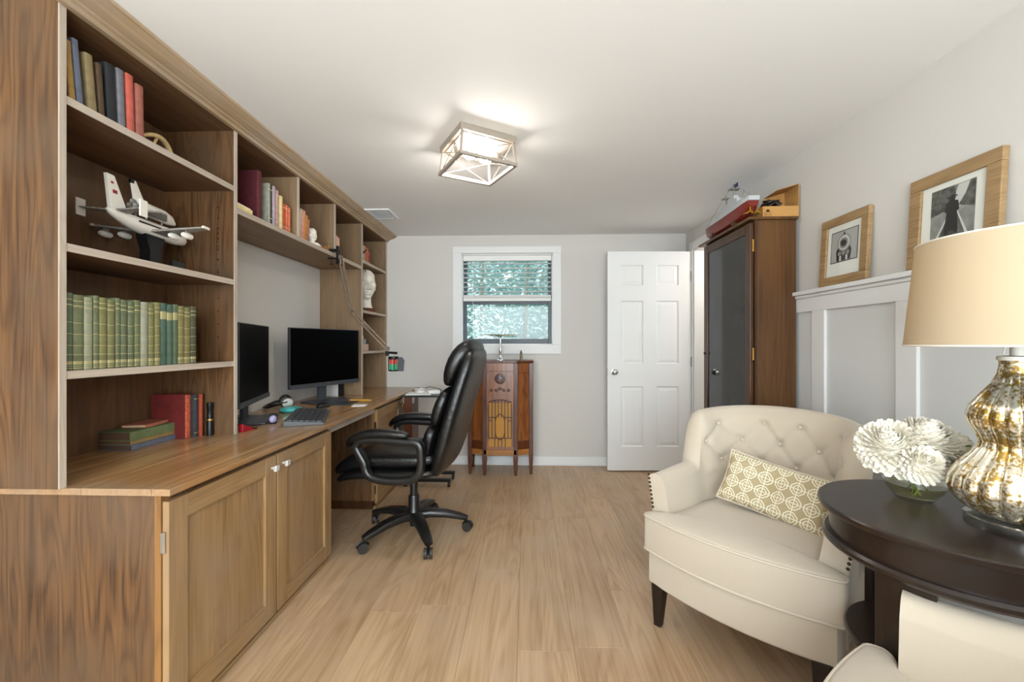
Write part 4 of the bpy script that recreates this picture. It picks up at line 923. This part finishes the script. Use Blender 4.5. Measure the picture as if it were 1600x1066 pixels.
# cardboard box
bxo = empty('cardboard_box', (1.450, 2.482, zt_), radians(-2), 'open cardboard box with raised flap lid on top of cabinet', 'box')
m = MB().box(-.10, -.065, 0, .10, .075, .003).box(-.10, -.065, 0, .10, -.062, .062).box(-.10, .072, 0, .10, .075, .062).box(-.10, -.065, 0, -.097, .075, .062).box(.097, -.065, 0, .10, .075, .062)
m.build('tray', 'cardboard', bxo)
MB().prism([(.097, .06), (.100, .06), (.100, .185), (.097, .185)], 'Y', -.065, .075).build('lid_back', 'cardboard', bxo)
MB().add([(.10, -.065, .185), (.10, .075, .185), (-.02, .075, .150), (-.02, -.065, .150), (.10, -.065, .188), (.10, .075, .188), (-.02, .075, .153), (-.02, -.065, .153)], [(0,1,2,3),(4,5,6,7),(0,1,5,4),(1,2,6,5),(2,3,7,6),(3,0,4,7)]).build('lid', 'cardboard_in', bxo)
MB().prism([(.097, .06), (.097, .184), (-.02, .149), (-.035, .10), (-.01, .06)], 'Y', .070, .073).build('side_flap', 'cardboard_in', bxo)
wr = empty('crumpled_cables', (1.425, 2.477, zt_+.010), 0, 'dark tangled cable bundle lying inside the cardboard box', 'cable')
MB().tube([(.045*cos(t*.9)*(1-.006*t), .035*sin(t*.7), .012+.075*abs(sin(t*.31))+.0003*t) for t in range(70)], .006, 6).build('tangle', 'espresso', wr, smooth=True)
sb = empty('small_box', (1.378, 2.425, zt_), 0, 'tiny brown cube beside the cardboard box', 'box'); B(-.018, -.012, 0, .018, .012, .028).build('body', 'cardboard_in', sb); MB().ball((0, 0, .034), .012, 10, 6).build('knob', 'espresso', sb)
# ================================================================ framed pictures on the ledge
def picture(name, label, yc, w_, h_, fw, draw):
    zl = 1.4905
    o = empty(name, (XR-.043, yc, zl), 0, label, 'picture'); o.rotation_euler = (0, radians(3.2), 0)
    # local: picture plane normal -x, width along y
    m = MB()
    for a in ((0, -w_/2, 0, .022, w_/2, fw), (0, -w_/2, h_-fw, .022, w_/2, h_)): m.box(*a)
    m.build('frame_rail', 'frame_wood', o, bev=.003, split=True)
    for s in (-1, 1): B(.0003, s*w_/2, fw, .0217, s*(w_/2-fw), h_-fw).build('frame_stile', 'frame_wood', o, bev=.003)
    B(.010, -w_/2+fw, fw, .014, w_/2-fw, h_-fw).build('mat_board', 'mat_board', o)
    B(.0145, -w_/2+.005, .005, .020, w_/2-.005, h_-.005).build('backing', 'espresso', o)
    draw(o); 
    B(.0055, -w_/2+fw, fw, .0065, w_/2-fw, h_-fw).build('glazing', 'clear', o)
    return o
def flat(o, name, poly, x, m_): MB().prism([(-y, z) for y, z in poly], 'X', x, x+.0004).build(name, m_, o)
def circ(cy, cz, r, n=28, sy=1): return [(cy+r*sy*cos(2*pi*k/n), cz+r*sin(2*pi*k/n)) for k in range(n)]
# here +y in drawings is to the viewer's right (towards the room's front)
def draw1(o):
    y0, y1, z0, z1 = -.085, .085, .108, .262
    flat(o, 'print_border', [(y0, z0), (y1, z0), (y1, z1), (y0, z1)], .0095, 'photo_dark')
    flat(o, 'print', [(y0+.004, z0+.004), (y1-.004, z0+.004), (y1-.004, z1-.004), (y0+.004, z1-.004)], .0090, 'photo_grey')
    flat(o, 'print_grip', [(-.042, z0+.005), (.042, z0+.005), (.048, .16), (.035, .185), (-.035, .185), (-.048, .16)], .0086, 'photo_dark')
    for dy in (-.026, 0, .026): flat(o, 'print_finger', circ(dy, .150, .011, 16), .0082, 'photo_mid')
    for dy in (-.02, .02): flat(o, 'print_cuff', [(dy-.006, z0+.006), (dy+.006, z0+.006), (dy+.006, .138), (dy-.006, .138)], .0082, 'photo_light')
    flat(o, 'print_ring', circ(0, .200, .043), .0084, 'photo_mid'); flat(o, 'print_ring', circ(0, .200, .036), .0081, 'photo_light'); flat(o, 'print_ring', circ(0, .198, .027), .0078, 'photo_mid'); flat(o, 'print_bore', circ(0, .198, .017), .0075, 'photo_dark')
    flat(o, 'print_sight', [(-.006, .238), (.006, .238), (.003, .252), (-.003, .252)], .0082, 'photo_dark')
def draw2(o):
    y0, y1, z0, z1 = -.078, .078, .070, .282
    q = lambda *p: list(p)
    flat(o, 'print', q((y0, z0), (y1, z0), (y1, z1), (y0, z1)), .0095, 'photo_mid')
    flat(o, 'print_sky', q((-.01, .20), (.03, .20), (.065, z1-.003), (.02, z1-.003)), .0090, 'photo_light')
    flat(o, 'print_trees', q((y0, .185), (-.006, .200), (.012, .25), (.004, z1), (y0, z1)), .0088, 'photo_trees'); flat(o, 'print_trees', q((y1, .185), (.022, .205), (.045, .24), (.06, z1), (y1, z1)), .0088, 'photo_trees')
    flat(o, 'print_ballast', q((-.066, z0), (.066, z0), (.014, .196), (-.004, .196)), .0086, 'photo_trees')
    flat(o, 'print_rail', q((-.072, z0), (-.060, z0), (-.003, .194), (-.006, .194)), .0082, 'photo_light'); flat(o, 'print_rail', q((.060, z0), (.072, z0), (.017, .194), (.014, .194)), .0082, 'photo_light')
    flat(o, 'print_figure', q((-.026, .118), (.024, .118), (.019, .185), (.026, .190), (.022, .222), (.008, .228), (-.008, .228), (-.022, .222), (-.026, .192), (-.018, .185)), .0079, 'photo_dark')
    flat(o, 'print_figure_legs', q((-.024, .108), (-.012, .108), (-.006, .125), (.008, .125), (.012, .108), (.023, .108), (.022, .14), (-.022, .14)), .0077, 'photo_dark')
    flat(o, 'print_figure_head', circ(0, .236, .012, 16), .0075, 'photo_dark'); flat(o, 'print_hat_brim', circ(0, .240, .019, 16, 1), .0074, 'photo_dark') if False else flat(o, 'print_hat_brim', [(-.021, .239), (.021, .239), (.016, .244), (-.016, .244)], .0073, 'photo_dark')
picture('framed_print', 'smaller wooden framed monochrome print standing nearer the cabinet', 2.065, .300, .335, .042, draw1)
picture('framed_photo', 'larger wooden framed photo of a figure on railway tracks', 1.555, .325, .352, .048, draw2)
# ================================================================ upholstered armchairs
BT = [(-.205, .800), (-.068, .812), (.068, .812), (.205, .800), (-.275, .722), (-.137, .722), (0, .725), (.137, .722), (.275, .722), (-.205, .632), (-.068, .632), (.068, .632), (.205, .632)]
CREASE = []
for i, p in enumerate(BT):
    for q in BT[i+1:]:
        d = math.hypot(p[0]-q[0], p[1]-q[1])
        if .10 < d < .13: CREASE.append((p, q))
def plan():
    """inner U of the seat back at seat level, as (x, y, nx, ny) with outward normal, and s from back centre"""
    pts = []
    for k in range(24): t = k/24; pts.append((-.262+.020*t, .075+.255*t))
    N = 84
    for k in range(N+1):
        a = pi*k/N; cx, sx = cos(a), sin(a)
        pts.append((-.242*math.copysign(abs(cx)**.70, cx), .33+.215*abs(sx)**.70))
    for k in range(1, 25): t = 1-k/24; pts.append((.262-.020*t, .075+.255*t))
    # resample evenly
    L = [0]
    for a, b in zip(pts, pts[1:]): L.append(L[-1]+math.hypot(b[0]-a[0], b[1]-a[1]))
    tot = L[-1]; M = 190; out = []; j = 0
    for k in range(M+1):
        s = tot*k/M
        while j < len(L)-2 and L[j+1] < s: j += 1
        f = (s-L[j])/(L[j+1]-L[j]); out.append((pts[j][0]+f*(pts[j+1][0]-pts[j][0]), pts[j][1]+f*(pts[j+1][1]-pts[j][1]), s-tot/2))
    res = []
    for k, (x, y, s) in enumerate(out):
        a = out[max(k-2, 0)]; b = out[min(k+2, M)]
        tx, ty = b[0]-a[0], b[1]-a[1]; l = math.hypot(tx, ty); res.append((x, y, -ty/l, tx/l, s))
    return res, tot
def sstep(a, b, v): t = max(0, min(1, (v-a)/(b-a))); return t*t*(3-2*t)
def make_armchair(label):
    o = empty('armchair', (0, 0, 0), 0, label, 'armchair', 'matching cream tufted armchairs')
    P, tot = plan(); TH = .082; secs = []; anchors = {}
    sA = tot/2-.315                       # arm/back change
    def height(s):
        a = abs(s); base = .622+.010*sstep(tot/2, sA, a)
        up = sstep(sA+.035, sA-.055, a)
        top = .845+.048*max(0, cos(min(pi/2, a/(sA)*pi/2)))**.8
        return base+(top-base)*up
    def lean(s, z):
        a = abs(s); k = sstep(sA+.04, sA-.10, a)
        return (z-.44)*(.16*(1-k)+(.10+.16*sstep(sA, sA-.22, a))*k) if z > .44 else 0
    NI = 46
    for (x, y, nx, ny, s) in P:
        h = height(s); ring = []
        nx2, ny2 = nx, ny
        back = sstep(sA-.005, sA-.06, abs(s))
        for k in range(NI+1):             # inner face, upwards
            z = .29+(h-.041-.29)*k/NI
            off = lean(s, z); puff = 0
            if back > 0 and z > .55:
                dmin = min(math.hypot(s-b[0], (z-b[1])) for b in BT)
                cr = 1
                for p, q in CREASE:
                    vx, vy = q[0]-p[0], q[1]-p[1]; t = max(0, min(1, ((s-p[0])*vx+(z-p[1])*vy)/(vx*vx+vy*vy)))
                    cr = min(cr, math.hypot(s-p[0]-t*vx, z-p[1]-t*vy))
                edge = sstep(.0, .05, h-.03-z)*sstep(.55, .60, z)
                puff = back*edge*(-.012+.018*exp(-(dmin/.020)**2)+.009*exp(-(cr/.010)**2))
            elif back > 0: puff = -.004*back
            ring.append((x+nx2*(off+puff), y+ny2*(off+puff), z))
        off = lean(s, h)
        for k in range(1, 10):            # rolled top
            a = pi-pi*k/10; r = TH/2
            ring.append((x+nx2*(off+r+r*cos(a)), y+ny2*(off+r+r*cos(a)), h-.041+.041*sin(a)))
        for k in range(0, 9):
            z = h-.041+(.20-(h-.041))*k/8; off = lean(s, z)
            ring.append((x+nx2*(off+TH), y+ny2*(off+TH), z))
        secs.append(ring)
    MB().loft(secs).build('upholstered_back_and_arms', 'fabric', o, smooth='auto')
    def surf(bs, bz):
        k = min(range(len(P)), key=lambda i: abs(P[i][4]-bs)); x, y, nx, ny, s = P[k]; off = lean(s, bz)+.003
        return (x+nx*off, y+ny*off, bz), (nx, ny)
    for bs, bz in BT:
        p, nn = surf(bs, bz); bo = MB().ball((0, 0, 0), .0085, 10, 6, (1, .6, 1)).build('button', 'piping', o, smooth=True); bo.location = p; bo.rotation_euler = (0, 0, atan2(nn[1], nn[0])-pi/2)
    # nail heads down the front edge of each arm
    nm = MB().ball((0, 0, 0), .0058, 8, 5).build('nailhead', 'nail', o, smooth=True); first = True
    for side_ in (0, len(P)-1):
        x, y, nx, ny, s = P[side_]
        for k in range(9):
            z = .612-k*.0175; off = lean(s, z)+TH-.006
            q = nm if first else nm.copy()
            if not first: col.objects.link(q); q.parent = o
            first = False; q.location = (x+nx*off, y+ny*off-.0015, z)
    # seat base with bowed front
    def outline(w, yf, bow, yb, n=22):
        pl = [(-w+2*w*k/n, yf-bow*(1-((-1+2*k/n))**2)) for k in range(n+1)]
        return pl+[(w*.94, yb), (-w*.94, yb)]
    def rounded(pl, r):                    # cheap corner rounding through subdivision of the loop
        for _ in range(2):
            q = []
            for i in range(len(pl)):
                a, b = pl[i], pl[(i+1) % len(pl)]; d = math.hypot(a[0]-b[0], a[1]-b[1]); t = min(.25, r/max(d, 1e-6))
                q += [(a[0]+(b[0]-a[0])*t, a[1]+(b[1]-a[1])*t), (b[0]+(a[0]-b[0])*t, b[1]+(a[1]-b[1])*t)]
            pl = q; r *= .5
        return pl
    ol = rounded(outline(.338, .022, .052, .58), .04)
    def inset(pl, k, c=(0, .18)): return [(c[0]+(x-c[0])*k, c[1]+(y-c[1])*k) for x, y in pl]
    MB().loft([[(x, y, z) for x, y in inset(ol, k)] for k, z in ((.97, .168), (1, .176), (1, .292), (.985, .302))]).build('seat_base', 'fabric', o, smooth='auto')
    # T cushion
    n = 22; w = .352
    tc_ = [(-w+2*w*k/n, .015-.060*(1-(-1+2*k/n)**2)) for k in range(n+1)]+[(w, .062), (.262, .075), (.240, .33), (.20, .50), (-.20, .50), (-.240, .33), (-.262, .075), (-w, .062)]
    tc_ = rounded(tc_, .022); cc = (0, .12)
    lay = [(.975, .303), (.995, .309), (1.0, .322), (1.0, .440), (.992, .452), (.972, .459), (.93, .463), (.8, .470), (.6, .477), (.35, .480), (.1, .481)]
    MB().loft([[(x, y, z) for x, y in inset(tc_, k, cc)] for k, z in lay]).build('seat_cushion', 'fabric', o, smooth='auto')
    for k, z in ((.997, .453), (.997, .310)): MB().tube([(x, y, z) for x, y in inset(tc_, k, cc)], .0048, 7, closed=True).build('piping', 'piping', o, smooth=True)
    for xx, yy in ((-.285, .035), (.285, .035), (-.265, .53), (.265, .53)):
        sg = -1 if yy < .2 else 1
        MB().loft([[(xx-w_, yy-w_+sg*dy, z), (xx+w_, yy-w_+sg*dy, z), (xx+w_, yy+w_+sg*dy, z), (xx-w_, yy+w_+sg*dy, z)] for w_, dy, z in ((.0145, .012, 0), (.026, 0, .172))]).build('leg', 'espresso_leg', o, bev=.002)
    return o
ch1 = make_armchair('cream tufted armchair with patterned pillow beside the dark round table')
ch1.location = (.744, 1.572, 0); ch1.rotation_euler = (0, 0, radians(-46.5))
ch2 = copy_tree(ch1); ch2['label'] = 'cream armchair cut off at the bottom right corner of the picture'
ch2.location = (.597, .818, 0); ch2.rotation_euler = (0, 0, radians(-133))
# lumbar pillow
pl = empty('lumbar_pillow', (.998, 1.772, .478), radians(-46.5), 'beige and white lattice patterned lumbar pillow on the armchair', 'pillow')
n, m_ = 36, 22; vs = []; W_, H_ = .40, .225
def pil(u, v, sgn):
    e = (1-abs(u)**3.2)*(1-abs(v)**3.2); t = .052*max(e, 0)**.5
    t -= .034*exp(-((u/.16)**2+(v/.5)**2)); t = max(t, 0)
    px_ = 1-.05*(1-v*v)*abs(u)**6; pz_ = 1-.07*(1-u*u)*abs(v)**6
    return (u*W_/2*px_, sgn*t, v*H_/2*pz_+H_/2)
mb = MB()
for sgn in (-1, 1):
    b0 = len(mb.v)
    for j in range(m_+1):
        for i in range(n+1): mb.v.append(pil(-1+2*i/n, -1+2*j/m_, sgn))
    for j in range(m_):
        for i in range(n): mb.f.append((b0+j*(n+1)+i, b0+j*(n+1)+i+1, b0+(j+1)*(n+1)+i+1, b0+(j+1)*(n+1)+i))
po = mb.build('cushion', 'pillow_cloth', pl, smooth=True); po.rotation_euler = (radians(-24), radians(9), 0)
ed = [pil(-1+2*i/n, -1, 0) for i in range(n)]+[pil(1, -1+2*j/m_, 0) for j in range(m_)]+[pil(1-2*i/n, 1, 0) for i in range(n)]+[pil(-1, 1-2*j/m_, 0) for j in range(m_)]
pe = MB().tube(ed, .0045, 6, closed=True).build('piping', 'piping', pl, smooth=True); pe.rotation_euler = po.rotation_euler
# ================================================================ round side table
TX, TY, TZ = 1.222, 1.234, .71; SC = .898; TZW = 1.2-(1.2-TZ)*SC
tb_ = empty('side_table', (TX*SC, TY*SC, TZW-TZ*SC), 0, 'dark espresso round side table between the two armchairs', 'table')
MB().lathe([(.001, TZ-.024), (.296, TZ-.024), (.309, TZ-.020), (.313, TZ-.012), (.313, TZ-.004), (.309, TZ), (.001, TZ)], (0,0,0), 96).build('table_top', 'espresso', tb_, smooth='auto')
MB().lathe([(.270, TZ-.024), (.283, TZ-.025), (.283, TZ-.098), (.270, TZ-.098)], (0,0,0), 96).build('apron', 'espresso', tb_, smooth='auto')
MB().lathe([(.268, TZ-.126), (.294, TZ-.124), (.301, TZ-.116), (.301, TZ-.106), (.294, TZ-.098), (.268, TZ-.097)], (0,0,0), 96).build('apron_ring', 'espresso', tb_, smooth='auto')
MB().lathe([(.001, .30), (.240, .30), (.245, .304), (.245, .316), (.240, .320), (.001, .320)], (0,0,0), 72).build('lower_shelf', 'espresso', tb_, smooth='auto')
MB().lathe([(.001, .03), (.225, .03), (.23, .036), (.23, .05), (.001, .052)], (0,0,-.13), 64).build('foot_disc', 'espresso', tb_, smooth='auto')
for k in range(3):
    a = radians(205+k*120)
    a0, a1 = a-.25, a+.25
    ring_ = [(.262*cos(a0+(a1-a0)*q/6), .262*sin(a0+(a1-a0)*q/6)) for q in range(7)]+[(.238*cos(a1-(a1-a0)*q/6), .238*sin(a1-(a1-a0)*q/6)) for q in range(7)]
    MB().prism(ring_, 'Z', -.1359, TZ-.098).build('leg_panel', 'espresso', tb_, bev=.002)
# ================================================================ table lamp
LX, LY = 1.290, 1.135
tb_.scale = (SC,)*3
lp = empty('table_lamp', (LX*SC, LY*SC, TZW), 0, 'gold mercury glass gourd table lamp with beige drum shade', 'lamp')
MB().lathe([(.001, 0), (.098, 0), (.100, .003), (.100, .027), (.097, .030), (.001, .030)], (0,0,0), 48).build('acrylic_base', 'acrylic', lp, smooth='auto')
lp.scale = (SC,)*3
prof = [(.055, .030), (.078, .034), (.105, .050), (.125, .074), (.134, .100), (.130, .128), (.112, .160), (.088, .190), (.073, .214), (.070, .226), (.078, .246), (.092, .272), (.097, .296), (.090, .322), (.070, .352), (.050, .382), (.038, .410), (.034, .436), (.036, .448)]
pp = []
for a, b in zip(prof, prof[1:]):
    for q in range(3): pp.append((a[0]+(b[0]-a[0])*q/3, a[1]+(b[1]-a[1])*q/3))
pp.append(prof[-1])
MB().lathe(pp, (0,0,0), 240, rib=.075, nrib=20).build('glass_body', 'mercury', lp, smooth=True)
MB().lathe([(.0385, .446), (.0385, .456), (.015, .458), (.015, .50), (.019, .502), (.019, .545), (.012, .548)], (0,0,0), 24).build('socket', 'lampcap', lp, smooth='auto')
mat('lampbulb', '#fff0d8', .4, emit='#fff0d8', es=9)
MB().ball((0, 0, .585), .030, 16, 10, (1, 1, 1.2)).build('bulb', 'lampbulb', lp, smooth=True)
sb0, sb1, z0, z1 = .222, .196, .484, .768
sd = MB().lathe([(sb0, z0), (sb1, z1), (sb1-.0015, z1), (sb0-.0015, z0), (sb0, z0)], (0,0,0), 72).build('shade', 'shade', lp, smooth='auto')
MB().tube([(sb1*cos(2*pi*k/60), sb1*sin(2*pi*k/60), z1) for k in range(60)], .0025, 6, closed=True).build('shade_rim', 'lampcap', sd, smooth=True)
MB().tube([(sb0*cos(2*pi*k/60), sb0*sin(2*pi*k/60), z0) for k in range(60)], .0025, 6, closed=True).build('shade_rim', 'lampcap', sd, smooth=True)
m = MB()
for k in range(3): m.tube([(0, 0, z1-.02), ((sb1-.003)*cos(k*2.094), (sb1-.003)*sin(k*2.094), z1-.003)], .002, 6)
m.tube([(.02, 0, .50), (.06, 0, .56), (.055, 0, .68), (0, 0, z1-.02)], .0018, 6).tube([(-.02, 0, .50), (-.06, 0, .56), (-.055, 0, .68), (0, 0, z1-.02)], .0018, 6)
m.build('harp', 'brass', lp)
MB().lathe([(.004, z1-.02), (.009, z1-.012), (.004, z1-.004), (.011, z1+.006), (.001, z1+.02)], (0,0,0), 14).build('finial', 'brass', lp, smooth='auto')
MB().tube([(-.018, -.004, .515), (-.045, -.012, .49), (-.056, -.016, .462)], .0018, 6).build('switch_chain', 'lampcap', lp)
# ================================================================ flowers
VX_, VY_ = 1.222, 1.352
vs_ = empty('glass_bowl', (VX_*SC, VY_*SC, TZW), 0, 'small clear glass bowl of water holding white chrysanthemums', 'vase')
vs_.scale = (SC,)*3
MB().lathe([(.042, 0), (.046, .004), (.050, .010), (.066, .030), (.076, .050), (.080, .062), (.078, .074), (.074, .080), (.0725, .080), (.0765, .073), (.0785, .062), (.0745, .050), (.0645, .031), (.048, .012), (.001, .010)], (0,0,0), 48).build('bowl', 'clear', vs_, smooth=True)
MB().lathe([(.001, .011), (.047, .0125), (.0635, .0315), (.0730, .050), (.001, .050)], (0,0,0), 40).build('water', 'water', vs_, smooth='auto')
fr_ = random.Random(5)
def flower(label, c, R, up, np_=230):
    o = empty('chrysanthemum', (VX_*SC, VY_*SC, TZW+.012), 0, label, 'flower', 'white chrysanthemums in the glass bowl'); o.scale = (SC,)*3
    c = Vector(c); up = Vector(up).normalized(); e1 = up.orthogonal().normalized(); e2 = up.cross(e1); mb = MB()
    for k in range(np_):
        f = (k+.5)/np_; pol = math.acos(1-1.55*f); az = k*2.39996
        d = (up*cos(pol)+e1*(sin(pol)*cos(az))+e2*(sin(pol)*sin(az))).normalized()
        t = d.cross(up); t = t.normalized() if t.length > .05 else e1
        nrm = t.cross(d).normalized()            # points towards the flower axis
        L = R*(.90+.10*f)*fr_.uniform(.92, 1.08); w_ = R*.115*(1+.35*f)
        cur = R*.24*(1-.75*f)
        rows_ = []
        for q, (fr1, ww) in enumerate(((.5, .6), (.72, .95), (.9, 1.0), (1.04, .5))):
            p = c+d*(L*fr1)+nrm*(cur*(fr1**2)); cup = nrm*(w_*.35)
            rows_.append((p-t*(w_*ww)+cup, p-nrm*0, p+t*(w_*ww)+cup))
        b0 = len(mb.v)
        for r in rows_: mb.v += [tuple(v) for v in r]
        for q in range(3):
            for s in range(2): mb.f.append((b0+q*3+s, b0+q*3+s+1, b0+(q+1)*3+s+1, b0+(q+1)*3+s))
    mb.ball(tuple(c), R*.62, 14, 10)
    mb.build('petals', 'petal', o, smooth=True, kind='stuff')
    b = Vector((fr_.uniform(-.03, .03), fr_.uniform(-.03, .03), .004))
    MB().tube([c-up*R*.3, c*.45+b*.55+Vector((0, 0, -.01)), b], .0028, 6).build('stem', 'stemgreen', o)
    return o
f1 = flower('large white chrysanthemum at the left of the glass bowl', (-.058, .018, .142), .088, (-.45, -.35, .75), 260)
f2 = flower('large white chrysanthemum at the centre top of glass bowl', (.030, .005, .158), .086, (.05, -.40, 1), 260)
f3 = flower('white chrysanthemum leaning right toward the lamp', (.088, -.004, .140), .070, (.6, -.5, .8))
f4 = flower('lower white chrysanthemum hanging over the front of bowl', (-.032, -.052, .112), .060, (-.25, -.8, .55), 190)
for o, p in ((f1, (-.02, -.03, .188)), (f2, (.04, -.05, .195)), (f3, (.07, -.08, .172))):
    p = Vector(p); MB().add([p, p+Vector((.010, .0, .006)), p+Vector((.021, -.002, .004)), p+Vector((.010, -.009, .001))], [(0, 1, 2, 3)]).build('leaf', 'leafgreen', o)
# ================================================================ office chair
oc = empty('office_chair', (-.706, 2.60, 0), radians(84.4), 'black leather executive office chair with padded arms at the desk', 'office chair')
# local: +y forward, x across
hub_z = .115
MB().lathe([(.001, .055), (.024, .055), (.024, .085), (.040, .09), (.046, .115), (.042, .15), (.034, .165), (.034, .24), (.030, .25), (.024, .25), (.024, .40), (.001, .40)], (0,0,0), 28).build('gas_column', 'chairplastic', oc, smooth='auto')
for k in range(5):
    a = radians(-132.7+72*k)-radians(84.4); d = Vector((cos(a), sin(a), 0))
    st2 = [(.03, .135, 1.0), (.10, .142, .98), (.20, .130, .86), (.29, .106, .72), (.335, .092, .55)]
    lg = MB().tube([d*r+Vector((0, 0, z-.012)) for r, z, w_ in st2], [.035*w_ for r, z, w_ in st2], 12, flat=(1.15, .72), up=(0, 0, 1)).build('base_leg', 'chairplastic', oc, smooth='auto')
    t = Vector((-d.y, d.x, 0)); c = d*.322; ct = radians(40+k*65); wd = Vector((cos(ct), sin(ct), 0)); wt_ = Vector((-wd.y, wd.x, 0)); wc_ = c+wt_*.016
    cs = MB()
    for s in (-1, 1): cs.cyl(tuple(wc_+wd*(s*.024)+Vector((0, 0, .0295))), tuple(wc_+wd*(s*.006)+Vector((0, 0, .0295))), .0295, .0295, 18)
    cs.build('caster_wheel', 'tread', lg, smooth='auto', split=True)
    MB().cyl(tuple(c+Vector((0, 0, .05))), tuple(c+Vector((0, 0, .088))), .008, n=10).tube([tuple(wc_+wt_*(.030*cos(q*pi/8+.2))*-1+Vector((0, 0, .029+.030*sin(q*pi/8+.2)))) for q in range(8)], .013, 8, flat=(.35, .9)).build('caster_hood', 'blackmetal', lg)
B(-.13, -.13, .395, .13, .15, .425).build('tilt_mechanism', 'blackmetal', oc, bev=.01)
MB().cyl((0, .12, .40), (0, .12, .345), .022, n=16).build('tension_knob', 'black', oc)
def sring(c, u, v, hw, hh, n=32, e=.5):
    return [c+u*(hw*math.copysign(abs(cos(2*pi*k/n))**e, cos(2*pi*k/n)))+v*(hh*math.copysign(abs(sin(2*pi*k/n))**e, sin(2*pi*k/n))) for k in range(n)]
XA = Vector((1, 0, 0))
def body(name, st_, material, e=.55, parent=oc, sub=1):
    """loft along a path in the y-z plane; st_: (y, z, half width, half thickness)"""
    pts = [Vector((0, s[0], s[1])) for s in st_]; secs = []
    for i, p in enumerate(pts):
        d = (pts[min(i+1, len(pts)-1)]-pts[max(i-1, 0)]).normalized(); v = XA.cross(d)
        secs.append(sring(p, XA, v, st_[i][2], st_[i][3], e=e))
    return MB().loft(secs).build(name, material, parent, sub=sub)
body('seat_shell', [(-.225, .452, .20, .012), (-.19, .452, .245, .030), (.0, .447, .262, .036), (.2, .442, .262, .036), (.31, .428, .255, .036), (.385, .395, .235, .024), (.40, .382, .21, .008)], 'leather')
body('seat_cushion', [(-.215, .535, .20, .012), (-.19, .530, .225, .038), (-.1, .520, .245, .050), (.1, .515, .250, .052), (.22, .512, .248, .052), (.32, .490, .240, .050), (.395, .448, .222, .040), (.43, .415, .19, .014)], 'leather')
body('backrest_shell', [(-.185, .425, .17, .012), (-.20, .44, .225, .035), (-.225, .52, .262, .048), (-.262, .64, .270, .050), (-.30, .78, .268, .048), (-.345, .93, .258, .046), (-.385, 1.06, .240, .044), (-.405, 1.14, .215, .040), (-.41, 1.175, .17, .018)], 'leather')
body('lower_back_pad', [(-.13, .50, .17, .012), (-.135, .52, .205, .035), (-.150, .60, .225, .048), (-.170, .67, .228, .048), (-.19, .73, .222, .036)], 'leather', .6)
body('upper_back_pad', [(-.19, .715, .200, .016), (-.195, .735, .225, .040), (-.220, .81, .232, .050), (-.250, .89, .226, .046), (-.275, .945, .20, .016)], 'leather', .6)
body('headrest', [(-.265, .945, .18, .014), (-.268, .97, .208, .042), (-.295, 1.05, .225, .062), (-.335, 1.13, .222, .066), (-.385, 1.185, .20, .056), (-.42, 1.20, .17, .03)], 'leather', .65)
for s in (-1, 1):
    X0 = s*.285
    lp_ = [(-.135, .64), (-.15, .57), (-.145, .49), (-.105, .445), (-.03, .428), (.07, .428), (.145, .445), (.175, .482), (.185, .525), (.215, .575), (.232, .615), (.205, .645), (.14, .655), (.04, .652), (-.05, .648)]
    P3 = []
    n = len(lp_)
    for i in range(n):                    # Catmull-Rom smoothing of the loop
        p0, p1, p2, p3 = [Vector((0,)+lp_[(i+j) % n]) for j in (-1, 0, 1, 2)]
        for q in range(4):
            t = q/4; P3.append(.5*((2*p1)+(p2-p0)*t+(2*p0-5*p1+4*p2-p3)*t*t+(3*p1-p0-3*p2+p3)*t**3)+Vector((X0, 0, 0)))
    ar = MB().tube(P3, .025, 12, closed=True, up=(1, 0, 0), flat=(.85, 1.25)).build('arm_frame', 'chairplastic', oc, smooth='auto')
    MB().prism([(-.13, .43), (.10, .41), (.16, .43), (.13, .462), (-.10, .465)], 'X', X0-s*.02, X0-s*.005).build('arm_bracket', 'chairplastic', ar, bev=.004)
    for by, bz in ((-.11, .47), (.03, .43), (-.145, .60)): MB().cyl((X0+s*.020, by, bz), (X0+s*.028, by, bz), .011, n=12).build('bolt', 'blackmetal', ar)
    st3 = [(.285, .610, .30), (.272, .640, .75), (.23, .672, .95), (.16, .690, 1.0), (.06, .694, .95), (-.04, .688, .8), (-.085, .680, .35)]
    MB().tube([(X0, y, z) for y, z, w_ in st3], [.043*w_ for y, z, w_ in st3], 14, up=(1, 0, 0), flat=(.62, 1.0)).build('arm_pad', 'leather', ar, sub=1)
